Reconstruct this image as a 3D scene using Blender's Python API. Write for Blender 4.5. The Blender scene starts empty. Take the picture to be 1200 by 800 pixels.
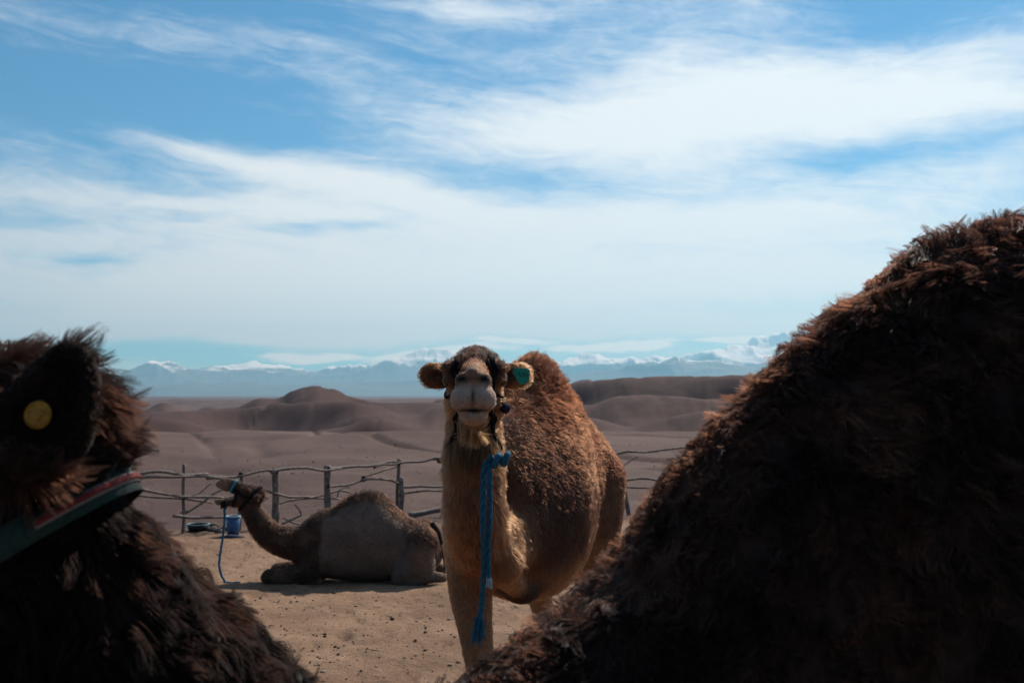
import bpy, math, numpy as np
from mathutils import Vector, Matrix
from mathutils.kdtree import KDTree

# ------------------------------------------------------------------ camera, world, sun, exposure
sc = bpy.context.scene
col = sc.collection
RAD = math.radians
CAM_Z, PITCH, FPX = 1.8, RAD(3.04), 1167.0
cam_d = bpy.data.cameras.new("camera")
cam = bpy.data.objects.new("camera", cam_d); col.objects.link(cam)
cam.location = (0, 0, CAM_Z); cam.rotation_euler = (RAD(90) + PITCH, 0, 0)
cam_d.lens = 35; cam_d.sensor_width = 36
cam_d.clip_start = 0.05; cam_d.clip_end = 400000
cam_d.dof.use_dof = True; cam_d.dof.focus_distance = 3.6; cam_d.dof.aperture_fstop = 6.3
sc.camera = cam
SUN_EL, SUN_AZ = RAD(42), RAD(29)          # azimuth measured from +Y towards +X
SUN_DIR = Vector((math.sin(SUN_AZ)*math.cos(SUN_EL), math.cos(SUN_AZ)*math.cos(SUN_EL), math.sin(SUN_EL)))
sl = bpy.data.lights.new("sun", 'SUN'); sl.energy = 5.0; sl.angle = RAD(0.53); sl.color = (1.0, 0.92, 0.82)
so = bpy.data.objects.new("sun", sl); col.objects.link(so)
so.rotation_euler = (-SUN_DIR).to_track_quat('-Z', 'Y').to_euler()
so.location = (6, 10, 12)
sc.view_settings.view_transform = 'Standard'; sc.view_settings.look = 'None'
sc.view_settings.gamma = 1; sc.view_settings.use_curve_mapping = False
sc.view_settings.exposure = 0.22
sc.cycles.max_bounces = 6; sc.cycles.diffuse_bounces = 2; sc.cycles.glossy_bounces = 3
sc.cycles.transmission_bounces = 5; sc.cycles.volume_bounces = 0; sc.cycles.transparent_max_bounces = 8
sc.cycles.use_denoising = True
try: sc.cycles_curves.shape = 'RIBBONS'
except Exception: pass

class NT:
    """small node helper: every method returns an output socket"""
    def __init__(s, tree): s.t = tree
    def n(s, typ, **kw):
        nd = s.t.nodes.new(typ)
        for k, v in kw.items(): setattr(nd, k, v)
        return nd
    def put(s, sock, v):
        if isinstance(v, bpy.types.NodeSocket): s.t.links.new(v, sock)
        elif v is not None: sock.default_value = v
    def m(s, op, a, b=None, c=None, clamp=False):
        nd = s.n('ShaderNodeMath', operation=op, use_clamp=clamp)
        for i, v in enumerate((a, b, c)): s.put(nd.inputs[i], v)
        return nd.outputs[0]
    def vm(s, op, a, b=None):
        nd = s.n('ShaderNodeVectorMath', operation=op)
        s.put(nd.inputs[0], a); s.put(nd.inputs[1], b)
        return nd.outputs[0]
    def xyz(s, x, y, z=0.0):
        nd = s.n('ShaderNodeCombineXYZ')
        for i, v in enumerate((x, y, z)): s.put(nd.inputs[i], v)
        return nd.outputs[0]
    def sep(s, v):
        nd = s.n('ShaderNodeSeparateXYZ'); s.put(nd.inputs[0], v); return nd.outputs
    def noise(s, vec, scale, detail=4, rough=0.55, dist=0.0, lac=2.0):
        nd = s.n('ShaderNodeTexNoise'); s.put(nd.inputs['Vector'], vec)
        nd.inputs['Scale'].default_value = scale; nd.inputs['Detail'].default_value = detail
        nd.inputs['Roughness'].default_value = rough; nd.inputs['Distortion'].default_value = dist
        nd.inputs['Lacunarity'].default_value = lac
        return nd.outputs['Fac']
    def ramp(s, v, lo, hi, a=0.0, b=1.0, smooth=True):
        nd = s.n('ShaderNodeMapRange', interpolation_type='SMOOTHSTEP' if smooth else 'LINEAR')
        for i, x in enumerate((v, lo, hi, a, b)): s.put(nd.inputs[i], x)
        return nd.outputs[0]
    def mix(s, f, a, b, mode='MIX'):
        nd = s.n('ShaderNodeMix', data_type='RGBA', blend_type=mode)
        s.put(nd.inputs[0], f)
        for i, v in ((6, a), (7, b)): s.put(nd.inputs[i], (*v, 1) if isinstance(v, tuple) and len(v) == 3 else v)
        return nd.outputs[2]

# ---- sky: physical sky with thin cirrus on it, mapped by direction (azimuth, elevation)
world = bpy.data.worlds.new("World"); sc.world = world; world.use_nodes = True
world.cycles.sampling_method = 'MANUAL'; world.cycles.sample_map_resolution = 256
wt = world.node_tree; wt.nodes.clear(); W = NT(wt)
sky = W.n('ShaderNodeTexSky', sky_type='NISHITA', sun_disc=False, sun_elevation=SUN_EL, sun_rotation=SUN_AZ,
          altitude=900, air_density=1.0, dust_density=0.0, ozone_density=5.0)
SKY_STRENGTH = 0.08
dirv = W.n('ShaderNodeTexCoord').outputs['Generated']
dx, dy, dz = W.sep(dirv)
azs = W.m('ARCTAN2', dx, dy)
els = W.m('ARCSINE', dz)
def dpx(u, v): return math.atan((u-600)/FPX), math.atan((462-v)/FPX)
warp = W.noise(W.xyz(azs, W.m('MULTIPLY', els, 2.5)), 4.0, 3, 0.5)
elw = W.m('ADD', els, W.m('MULTIPLY', W.m('SUBTRACT', warp, 0.5), 0.05))
elt = W.m('ADD', elw, W.m('MULTIPLY', azs, 0.10))          # streaks fall gently to the right
n_streak = W.noise(W.xyz(W.m('MULTIPLY', azs, 2.2), W.m('MULTIPLY', elt, 17.0), 3.1), 1.0, 7, 0.60, 0.5)
n_fine = W.noise(W.xyz(W.m('MULTIPLY', azs, 11.0), W.m('MULTIPLY', elt, 62.0), 7.7), 1.0, 6, 0.66, 1.0)
n_puff = W.noise(W.xyz(W.m('MULTIPLY', azs, 26.0), W.m('MULTIPLY', elw, 60.0), 4.4), 1.0, 5, 0.62, 0.6)
n_big = W.noise(W.xyz(azs, W.m('MULTIPLY', els, 2.2), 1.3), 3.2, 3, 0.5)
def band(u0, v0, u1, v1, width_px, amp, soft=0.35):
    (a0, e0), (a1, e1) = dpx(u0, v0), dpx(u1, v1)
    ca, ce = (a0+a1)/2, (e0+e1)/2; L = math.hypot(a1-a0, e1-e0)/2; th = math.atan2(e1-e0, a1-a0)
    da, de = W.m('SUBTRACT', azs, ca), W.m('SUBTRACT', elw, ce)
    p = W.m('ADD', W.m('MULTIPLY', da, math.cos(th)/L), W.m('MULTIPLY', de, math.sin(th)/L))
    w = width_px/FPX
    q = W.m('ADD', W.m('MULTIPLY', da, -math.sin(th)/w), W.m('MULTIPLY', de, math.cos(th)/w))
    r2 = W.m('ADD', W.m('POWER', W.m('ABSOLUTE', p), 3.0), W.m('MULTIPLY', q, q))
    return W.m('MULTIPLY', W.m('EXPONENT', W.m('MULTIPLY', r2, -1.0)), amp)
bands = [band(640, 120, 1330, 120, 52, .46), band(150, 172, 600, 250, 15, .34), band(330, 285, 1300, 265, 52, .40),
         band(-150, 240, 560, 262, 22, .26), band(-200, 300, 300, 292, 20, .30), band(-250, 345, 1100, 340, 34, .46), band(-300, 392, 1400, 378, 16, .46),
         band(-100, 55, 480, 60, 22, .10), band(480, 2, 640, 10, 14, .10), band(560, 150, 900, 190, 30, .22),
         band(-120, 125, 400, 130, 46, -.30), band(900, 196, 1180, 190, 18, -.20), band(980, 30, 1300, 55, 34, -.20), band(300, 278, 480, 266, 8, -.22),
         band(60, 318, 150, 318, 6, -.22), band(-120, 5, 460, 10, 40, -.20), band(100, 411, 330, 411, 12, -.30)]
tot = bands[0]
for b in bands[1:]: tot = W.m('ADD', tot, b)
base = W.m('ADD', W.m('MULTIPLY', n_streak, 0.75), W.m('ADD', W.m('MULTIPLY', n_fine, 0.34), W.m('MULTIPLY', W.m('SUBTRACT', n_puff, .5), 0.26)))
base = W.m('ADD', base, W.m('MULTIPLY', n_big, 0.25))
dens = W.ramp(W.m('ADD', base, tot), 0.51, 1.09, 0.0, 0.95)
# low bright bank of cloud sitting over the far range
bank = [band(295, 413, 430, 413, 7.5, 1.0), band(415, 418, 610, 410, 7, .9), band(540, 404, 660, 402, 5, .8), band(640, 412, 800, 404, 8, 1.0), band(800, 402, 960, 398, 6, .9)]
bt = bank[0]
for b in bank[1:]: bt = W.m('MAXIMUM', bt, b)
n_bank = W.noise(W.xyz(W.m('MULTIPLY', azs, 30.0), W.m('MULTIPLY', els, 95.0), 2.0), 1.0, 5, 0.6, 0.4)
dbank = W.ramp(W.m('ADD', bt, W.m('MULTIPLY', W.m('SUBTRACT', n_bank, 0.5), 1.5)), 0.30, 0.75, 0.0, 0.97)
dbank = W.m('MULTIPLY', dbank, W.ramp(bt, 0.08, 0.3))
skyc = W.mix(1.0, sky.outputs[0], (0.33, 0.80, 0.97), 'MULTIPLY')
CL = 10.4
# thin ice cloud scatters sunlight forward: bright on the sun's side of the sky, dim on the far side
ds = W.n('ShaderNodeVectorMath', operation='DOT_PRODUCT'); W.put(ds.inputs[0], dirv); ds.inputs[1].default_value = SUN_DIR
fwd = W.ramp(ds.outputs['Value'], -0.25, 0.72, 0.22, 1.0)
c1 = W.mix(dens, skyc, W.mix(fwd, (0.0, 0.0, 0.0), (CL*1.0, CL*1.02, CL*1.02)))
c2 = W.mix(dbank, c1, W.mix(fwd, (0.0, 0.0, 0.0), (CL*1.22, CL*1.25, CL*1.26)))
bg = W.n('ShaderNodeBackground'); W.put(bg.inputs[0], c2); bg.inputs[1].default_value = SKY_STRENGTH
out = W.n('ShaderNodeOutputWorld'); wt.links.new(bg.outputs[0], out.inputs[0])

# ------------------------------------------------------------------ helpers
def P(u, v, Y):
    """the world point at horizontal distance Y that the photograph shows at pixel (u, v)"""
    a, b = (u-600)/FPX, (400-v)/FPX
    d = Vector((a, math.cos(PITCH) - b*math.sin(PITCH), math.sin(PITCH) + b*math.cos(PITCH)))
    d *= Y/d.y
    return Vector((d.x, d.y, CAM_Z + d.z))

def _hash(ix, iy, iz, seed):
    with np.errstate(over='ignore'):
        n = (ix.astype(np.uint32)*np.uint32(374761393) + iy.astype(np.uint32)*np.uint32(668265263)
             + iz.astype(np.uint32)*np.uint32(2246822519) + np.uint32((seed*3266489917) & 0xffffffff))
        n = (n ^ (n >> np.uint32(13)))*np.uint32(1274126177)
        n = (n ^ (n >> np.uint32(16)))*np.uint32(2654435761)
        n ^= n >> np.uint32(15)
    return n.astype(np.float64)/4294967295.0
def vnoise(x, y, z, seed=0):
    x, y, z = np.broadcast_arrays(np.asarray(x, float), np.asarray(y, float), np.asarray(z, float))
    xi, yi, zi = np.floor(x), np.floor(y), np.floor(z)
    fx, fy, fz = x-xi, y-yi, z-zi
    xi, yi, zi = xi.astype(np.int64), yi.astype(np.int64), zi.astype(np.int64)
    s = lambda t: t*t*t*(t*(t*6-15)+10)
    fx, fy, fz = s(fx), s(fy), s(fz)
    r = 0
    for a in (0, 1):
        for b in (0, 1):
            for c in (0, 1):
                r = r + _hash(xi+a, yi+b, zi+c, seed)*(fx if a else 1-fx)*(fy if b else 1-fy)*(fz if c else 1-fz)
    return r*2-1
def fbm(x, y, z=0.0, oct=4, seed=0, gain=.5):
    r, a, f = 0, 1.0, 1.0
    for o in range(oct):
        r = r + a*vnoise(np.asarray(x)*f+o*17.3, np.asarray(y)*f+o*9.1, np.asarray(z)*f+o*3.7, seed+o); a *= gain; f *= 2.03
    return r
def hermite(x, xp, yp):
    """smooth monotone-ish interpolation through (xp, yp)"""
    xp, yp, x = np.asarray(xp, float), np.asarray(yp, float), np.asarray(x, float)
    h = np.diff(xp); dlt = np.diff(yp)/h
    m = np.zeros_like(yp); m[0], m[-1] = dlt[0], dlt[-1]
    same = dlt[1:]*dlt[:-1] > 0
    m[1:-1] = np.where(same, 2*dlt[1:]*dlt[:-1]/np.where(same, dlt[1:]+dlt[:-1], 1), 0)
    xc = np.clip(x, xp[0], xp[-1]); i = np.clip(np.searchsorted(xp, xc, side='right')-1, 0, len(h)-1)
    t = (xc-xp[i])/h[i]; t2, t3 = t*t, t*t*t
    return (2*t3-3*t2+1)*yp[i] + (t3-2*t2+t)*h[i]*m[i] + (-2*t3+3*t2)*yp[i+1] + (t3-t2)*h[i]*m[i+1]
def sstep(x, a, b):
    t = np.clip((np.asarray(x, float)-a)/(b-a), 0, 1); return t*t*(3-2*t)

def mesh_np(name, V, Fq, smooth=True):
    """mesh from numpy verts (n,3) and faces (m,4) or (m,3)"""
    V = np.asarray(V, np.float32); Fq = np.asarray(Fq, np.int32); k = Fq.shape[1]
    me = bpy.data.meshes.new(name)
    me.vertices.add(len(V)); me.vertices.foreach_set('co', V.ravel())
    me.loops.add(Fq.size); me.loops.foreach_set('vertex_index', Fq.ravel())
    me.polygons.add(len(Fq)); me.polygons.foreach_set('loop_start', np.arange(0, Fq.size, k, dtype=np.int32))
    try: me.polygons.foreach_set('loop_total', np.full(len(Fq), k, np.int32))
    except Exception: pass
    me.update(calc_edges=True)
    if smooth: me.polygons.foreach_set('use_smooth', np.ones(len(Fq), bool))
    me.validate()
    return me
def obj(name, data, mat=None, parent=None):
    o = bpy.data.objects.new(name, data); col.objects.link(o)
    if mat is not None and data is not None: data.materials.append(mat)
    if parent is not None: o.parent = parent; o.matrix_parent_inverse = parent_inv(parent)
    return o
def parent_inv(p):
    bpy.context.view_layer.update() if False else None
    m = Matrix.LocRotScale(p.location, p.rotation_euler, p.scale)
    if p.parent is not None: m = Matrix.LocRotScale(p.parent.location, p.parent.rotation_euler, p.parent.scale) @ p.matrix_parent_inverse @ m
    return m.inverted()
def tag(o, label=None, cat=None, group=None, kind=None):
    for k, v in (('label', label), ('category', cat), ('group', group), ('kind', kind)):
        if v: o[k] = v
    return o
def empty(name, loc, label, cat, group=None):
    o = bpy.data.objects.new(name, None); col.objects.link(o); o.location = loc; o.empty_display_size = .2
    return tag(o, label, cat, group)
def set_col(me, name, C):
    a = me.attributes.new(name, 'FLOAT_COLOR', 'POINT')
    a.data.foreach_set('color', np.concatenate([C, np.ones((len(C), 1))], 1).astype(np.float32).ravel())

def tube(pts, radii, sides=8, caps=True, wob=0, seed=0, sub=6, twist=0):
    """swept tube along a smooth path; returns verts, quads"""
    pts = np.asarray(pts, float); radii = np.broadcast_to(np.asarray(radii, float), (len(pts),))
    tt = np.concatenate([[0], np.cumsum(np.linalg.norm(np.diff(pts, axis=0), axis=1))])
    T = np.linspace(0, tt[-1], max(2, (len(pts)-1)*sub+1))
    C = np.stack([hermite(T, tt, pts[:, i]) for i in range(3)], 1); R = hermite(T, tt, radii)
    if wob:
        for i in range(3): C[:, i] += wob*vnoise(T*2.3+seed*7.1, i*5.0, seed)
        R = R*(1+.16*vnoise(T*5.0, seed*3.3, 1.0))
    d = np.gradient(C, axis=0); d /= np.linalg.norm(d, axis=1)[:, None]+1e-9
    up = np.array([0, 0, 1.0]) if abs(d[0, 2]) < .9 else np.array([1.0, 0, 0])
    n = np.cross(d[0], up); n /= np.linalg.norm(n); V = []
    for i in range(len(C)):
        n = n - d[i]*np.dot(n, d[i]); n /= np.linalg.norm(n)+1e-9; b = np.cross(d[i], n)
        a = np.linspace(0, 2*np.pi, sides, endpoint=False) + twist*T[i]
        V.append(C[i] + R[i]*(np.cos(a)[:, None]*n + np.sin(a)[:, None]*b))
    V = np.concatenate(V); q = []
    m = len(C)
    for i in range(m-1):
        for j in range(sides):
            k = (j+1) % sides; q.append((i*sides+j, i*sides+k, (i+1)*sides+k, (i+1)*sides+j))
    if caps:
        c0, c1 = len(V), len(V)+1; V = np.concatenate([V, [C[0]-d[0]*R[0]*.3], [C[-1]+d[-1]*R[-1]*.3]])
        for j in range(sides):
            k = (j+1) % sides; q.append((c0, k, j, c0)); q.append((c1, (m-1)*sides+j, (m-1)*sides+k, c1))
    return V, q
def py_mesh(name, V, q, smooth=True):
    me = bpy.data.meshes.new(name)
    me.from_pydata([tuple(v) for v in V], [], [tuple(dict.fromkeys(f)) for f in q]); me.update()
    if smooth: me.polygons.foreach_set('use_smooth', np.ones(len(me.polygons), bool))
    return me
def tube_obj(name, pts, r, mat, parent=None, **kw):
    V, q = tube(pts, r, **kw); return obj(name, py_mesh(name, V, q), mat, parent)
def lump(name, c, r, mat, parent=None, amp=.25, seed=0, nu=10, nv=7, freq=1.6):
    """uneven rounded lump"""
    V, q = [], []
    for j in range(nv+1):
        th = math.pi*j/nv
        for i in range(nu):
            ph = 2*math.pi*i/nu; d = np.array([math.sin(th)*math.cos(ph), math.sin(th)*math.sin(ph), math.cos(th)])
            k = 1+amp*float(vnoise(d[0]*freq+seed*3.1, d[1]*freq, d[2]*freq+seed))
            V.append(np.array(c)+d*np.array(r)*k)
    for j in range(nv):
        for i in range(nu):
            k = (i+1) % nu; q.append((j*nu+i, (j+1)*nu+i, (j+1)*nu+k, j*nu+k))
    return obj(name, py_mesh(name, V, q), mat, parent)

# ------------------------------------------------------------------ materials
def mat_new(name):
    m = bpy.data.materials.new(name); m.use_nodes = True; t = m.node_tree
    return m, NT(t), t.nodes['Principled BSDF']
def plain(name, c, rough=.8, vary=.25, scale=30, bump=0.0, spec=.3):
    m, N, b = mat_new(name); v = N.n('ShaderNodeTexCoord').outputs['Object']
    f = N.noise(v, scale, 4, .6)
    lo = tuple(x*(1-vary) for x in c); hi = tuple(min(1, x*(1+vary)) for x in c)
    N.put(b.inputs['Base Color'], N.mix(N.ramp(f, .3, .7), lo, hi))
    b.inputs['Roughness'].default_value = rough; b.inputs['Specular IOR Level'].default_value = spec
    if bump:
        bp = N.n('ShaderNodeBump'); bp.inputs['Strength'].default_value = bump; bp.inputs['Distance'].default_value = .01
        N.put(bp.inputs['Height'], N.noise(v, scale*2.2, 4, .6)); N.put(b.inputs['Normal'], bp.outputs[0])
    return m
def wood_mat():
    m, N, b = mat_new('weathered_wood'); v = N.n('ShaderNodeTexCoord').outputs['Object']
    x, y, z = N.sep(v)
    g = N.noise(N.xyz(N.m('MULTIPLY', x, 9), N.m('MULTIPLY', y, 60), N.m('MULTIPLY', z, 14)), 1.0, 5, .65)
    k = N.noise(v, 4.0, 3, .6)
    c = N.mix(N.ramp(g, .3, .75), (.05, .036, .03), (.27, .215, .18))
    c = N.mix(N.m('MULTIPLY', N.ramp(k, .5, .7), .5), c, (.10, .06, .045))
    N.put(b.inputs['Base Color'], c); b.inputs['Roughness'].default_value = .75
    bp = N.n('ShaderNodeBump'); bp.inputs['Strength'].default_value = .6; bp.inputs['Distance'].default_value = .01
    N.put(bp.inputs['Height'], g); N.put(b.inputs['Normal'], bp.outputs[0]); return m
def hide_mat():
    m, N, b = mat_new('camel_hide')
    a = N.n('ShaderNodeAttribute', attribute_name='coat')
    v = N.n('ShaderNodeTexCoord').outputs['Object']
    f = N.noise(v, 70, 4, .6)
    N.put(b.inputs['Base Color'], N.mix(1.0, a.outputs['Color'], N.mix(f, (.55, .55, .55), (1.25, 1.25, 1.25)), 'MULTIPLY'))
    b.inputs['Roughness'].default_value = .85; b.inputs['Specular IOR Level'].default_value = .15
    bp = N.n('ShaderNodeBump'); bp.inputs['Strength'].default_value = .5; bp.inputs['Distance'].default_value = .006
    N.put(bp.inputs['Height'], N.noise(v, 120, 3, .6)); N.put(b.inputs['Normal'], bp.outputs[0]); return m
def fur_mat():
    m = bpy.data.materials.new('camel_fur'); m.use_nodes = True; t = m.node_tree; t.nodes.clear(); N = NT(t)
    a = N.n('ShaderNodeAttribute', attribute_name='coat')
    r = N.n('ShaderNodeBsdfHair', component='Reflection'); tr = N.n('ShaderNodeBsdfHair', component='Transmission')
    for q in (r, tr):
        N.put(q.inputs['Color'], a.outputs['Color']); q.inputs['RoughnessU'].default_value = .45; q.inputs['RoughnessV'].default_value = .9
    soft = N.n('ShaderNodeMixShader'); soft.inputs[0].default_value = .45; t.links.new(r.outputs[0], soft.inputs[1]); t.links.new(tr.outputs[0], soft.inputs[2])
    p = N.n('ShaderNodeBsdfHairPrincipled'); p.model = 'CHIANG'; p.parametrization = 'COLOR'
    g = N.n('ShaderNodeGamma'); N.put(g.inputs[0], a.outputs['Color']); g.inputs[1].default_value = 1.7
    N.put(p.inputs['Color'], g.outputs[0])
    p.inputs['Roughness'].default_value = .42; p.inputs['Radial Roughness'].default_value = .65; p.inputs['IOR'].default_value = 1.32
    h = N.n('ShaderNodeMixShader'); h.inputs[0].default_value = .58; t.links.new(soft.outputs[0], h.inputs[1]); t.links.new(p.outputs[0], h.inputs[2])
    o = N.n('ShaderNodeOutputMaterial'); t.links.new(h.outputs[0], o.inputs[0]); return m
M_HIDE, M_FUR, M_WOOD = hide_mat(), fur_mat(), wood_mat()
M_BLACK = plain('black_webbing', (.010, .010, .012), .95, .4, 60, .4, .05)
M_RUBBER = plain('dark_rubber_tie', (.012, .011, .012), .7, .3, 40)
M_ROPE = plain('blue_rope', (.012, .115, .20), .75, .45, 160, .6)
M_TEAL = plain('teal_cord', (.02, .19, .24), .75, .35, 120, .4)
M_EYE = plain('dark_eye', (.006, .004, .003), .12, .2, 40, 0, .6)

# ------------------------------------------------------------------ ground and hills
T_Y = [-50, 0, 4, 8, 11.7, 17, 22, 40, 75, 118, 140, 175, 230, 330, 600, 1500, 4000, 12000, 60000]
T_Z = [0, 0, 0, -.13, -.36, -.53, -.72, -1.08, -1.75, -2.75, -4.4, -10, -18, -23, -25, -28, -32, -36, -40]
# crest lines of the hills: distance, how far their flanks reach, and the skyline they show
CRESTS = [(300, 34, [(-300, 494), (130, 489), (165, 487), (230, 493), (280, 499), (340, 505), (400, 500), (440, 490), (490, 502), (520, 507), (600, 502), (690, 491), (740, 501), (768, 493), (830, 484), (900, 480), (1300, 484)]),
          (480, 52, [(-300, 484), (130, 483), (200, 481), (280, 478), (330, 471), (407, 469), (443, 474), (490, 486), (513, 478), (560, 476), (640, 475), (690, 474), (725, 464), (760, 462), (850, 468), (1000, 460), (1300, 464)]),
          (740, 66, [(-300, 478), (200, 482), (270, 478), (307, 463), (325, 466), (345, 457.5), (370, 453), (392, 457), (412, 466), (450, 473), (520, 471), (560, 473), (640, 462), (669, 449), (700, 446), (729, 443), (780, 441), (843, 440), (1000, 438), (1300, 441)]),
          (1150, 75, [(-300, 476), (100, 477), (165, 482), (192, 472), (225, 481), (246, 475), (275, 482), (400, 480), (490, 478), (518, 467), (545, 476), (640, 470), (1300, 470)]),
          (2700, 170, [(-300, 470), (160, 467), (300, 468), (480, 465), (640, 466), (660, 452), (687, 443), (708, 452), (730, 464), (1300, 466)])]
SWELLS = []
RG = np.random.default_rng(5)
for i in range(30):                      # low swells of the far plain
    Y = float(np.exp(RG.uniform(math.log(3200), math.log(11000)))); u = RG.uniform(-100, 1300)
    SWELLS.append(((u-600)/FPX*Y, Y, Y*.05*RG.uniform(.8, 2.2), Y*.03, Y*.0016*RG.uniform(.4, 1.3)))
LT = [math.log1p(max(y, 0)) + (-1 if i == 0 else 0) for i, y in enumerate(T_Y)]
def ground_z(x, y, fine=True):
    x, y = np.asarray(x, float), np.asarray(y, float)
    ly = np.where(y > 0, np.log1p(np.maximum(y, 0)), -.5)
    z = hermite(ly, LT, T_Z)
    hz = np.zeros(np.broadcast(x, y).shape)
    if np.any(y > 100):
        px = 600 + FPX*x/np.maximum(y, 20)
        for Y, reach, prof in CRESTS:
            yc = Y*(1+.07*fbm(px/150, 0.0, Y*.01, 2, 81)); topz = CAM_Z + (462-hermite(px, [p[0] for p in prof], [p[1] for p in prof]))/FPX*yc
            h = np.maximum(topz-z, 0); spur = reach*(1+.45*fbm(x/(reach*.8), y/(reach*2.5), Y*.01, 3, 83))
            dy = (y-yc)/np.where(y < yc, spur, reach*1.2); hh = h*np.exp(-np.abs(dy)**1.7)
            hz = np.where(hh > .01, (hz**5 + hh**5)**.2, hz)
        for (hx, hy, sx, sy, h) in SWELLS: hz = np.maximum(hz, h*np.exp(-(((x-hx)/sx)**2+((y-hy)/sy)**2)))
    r = np.hypot(x, y)
    # gullies and folds, growing with distance
    er = np.abs(vnoise(x/42+fbm(x/90, y/90, 0, 2, 3)*.8, y/80, .3, 21)); er2 = np.abs(vnoise(x/9, y/20, .7, 23))
    far = sstep(r, 60, 220)*(1-sstep(r, 2500, 9000))
    hz = hz*(1-.10*np.exp(-(er/.11)**2)*far - .02*np.exp(-(er2/.12)**2)*far)
    z = z + hz + far*(.9*fbm(x/90, y/90, 1.0, 2, 31) - .25*np.exp(-(er2/.10)**2))
    mid = sstep(r, 20, 45)*(1-sstep(r, 110, 240))
    z = z + mid*(.55*fbm(x/14, y/22, 2.0, 3, 41) - .45*np.exp(-(np.abs(vnoise((x+y*.35)/5, (y-x*.2)/26, .5, 43))/.10)**2))
    if fine:
        near = 1-sstep(r, 22, 40)
        z = z + near*(.020*fbm(x/.9, y/.9, 0, 3, 51) + .014*fbm(x/.20, y/.20, 0, 3, 55) - .05*np.maximum(vnoise(x/.17, y/.17, .4, 57)-.42, 0)*2)
    return z
def gz(x, y): return float(ground_z(np.array([x]), np.array([y]))[0])
def on_ground(u, v):
    lo, hi = 2.0, 40.0
    for _ in range(40):
        m = (lo+hi)/2; p = P(u, v, m)
        if p.z > gz(p.x, p.y): lo = m
        else: hi = m
    p = P(u, v, hi); return Vector((p.x, p.y, gz(p.x, p.y)))
def ground_mat():
    m, N, b = mat_new('sand_and_stony_soil'); v = N.n('ShaderNodeNewGeometry').outputs['Position']
    x, y, z = N.sep(v)
    n1 = N.noise(v, 1.1, 6, .62); n2 = N.noise(v, 9, 5, .65); n3 = N.noise(v, 60, 4, .7); n4 = N.noise(v, .035, 5, .6); n5 = N.noise(v, .006, 4, .55)
    sand = N.mix(N.ramp(n1, .32, .70), (.185, .112, .070), (.300, .192, .124))
    sand = N.mix(N.m('MULTIPLY', N.ramp(n2, .54, .70), .65), sand, (.13, .085, .062))
    sand = N.mix(N.m('MULTIPLY', N.ramp(n3, .60, .72), .6), sand, (.40, .31, .24))
    sand = N.mix(N.m('MULTIPLY', N.ramp(n3, .40, .28), .7), sand, (.10, .068, .05))
    soil = N.mix(N.ramp(n4, .35, .66), (.074, .046, .040), (.124, .082, .070))
    soil = N.mix(N.m('MULTIPLY', N.ramp(n1, .45, .75), .45), soil, (.138, .100, .085))
    soil = N.mix(N.ramp(n5, .46, .60), soil, N.mix(N.ramp(n4, .4, .6), (.062, .037, .036), (.098, .060, .057)))
    hillf = N.m('MULTIPLY', N.ramp(N.m('ADD', z, N.m('MULTIPLY', N.m('SUBTRACT', n4, .5), 16)), -16.0, -5.0), N.ramp(y, 150.0, 230.0))
    soil = N.mix(hillf, soil, N.mix(N.ramp(n4, .35, .65), (.050, .029, .028), (.080, .047, .044)))
    stone = N.n('ShaderNodeTexVoronoi'); N.put(stone.inputs['Vector'], v); stone.inputs['Scale'].default_value = 2.3
    soil = N.mix(N.m('MULTIPLY', N.ramp(stone.outputs['Distance'], .20, .08), .5), soil, (.065, .045, .042))
    edge = N.m('ADD', N.m('SUBTRACT', y, N.m('MULTIPLY', x, .33)), N.m('MULTIPLY', N.m('SUBTRACT', n1, .5), 4.0))
    N.put(b.inputs['Base Color'], N.mix(N.ramp(edge, 17.3, 20.0), sand, soil))
    b.inputs['Roughness'].default_value = .95; b.inputs['Specular IOR Level'].default_value = .12
    bp = N.n('ShaderNodeBump'); bp.inputs['Strength'].default_value = 1.0; bp.inputs['Distance'].default_value = .045
    N.put(bp.inputs['Height'], N.m('ADD', N.m('MULTIPLY', n2, .8), N.m('MULTIPLY', n3, .35)))
    N.put(b.inputs['Normal'], bp.outputs[0]); return m
def build_ground():
    a_f = np.linspace(-36, 36, 560); a_b = np.linspace(36, 324, 97)[1:-1]
    ang = np.radians(np.concatenate([a_f, a_b])); na = len(ang)
    rr = np.concatenate([[.05, .6, 1.4, 2.2], np.exp(np.linspace(math.log(3), math.log(24), 170)), np.exp(np.linspace(math.log(24.6), math.log(2600), 300)), np.exp(np.linspace(math.log(2700), math.log(62000), 45))])
    R, A = np.meshgrid(rr, ang, indexing='ij'); X, Y = R*np.sin(A), R*np.cos(A)
    Z = ground_z(X, Y)
    V = np.stack([X, Y, Z], -1).reshape(-1, 3); nr = len(rr)
    i, j = np.meshgrid(np.arange(nr-1), np.arange(na), indexing='ij'); k = (j+1) % na
    q = np.stack([i*na+j, (i+1)*na+j, (i+1)*na+k, i*na+k], -1).reshape(-1, 4)[:, ::-1]
    tag(obj('ground', mesh_np('ground', V, q), ground_mat()), kind='structure')
build_ground()

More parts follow.
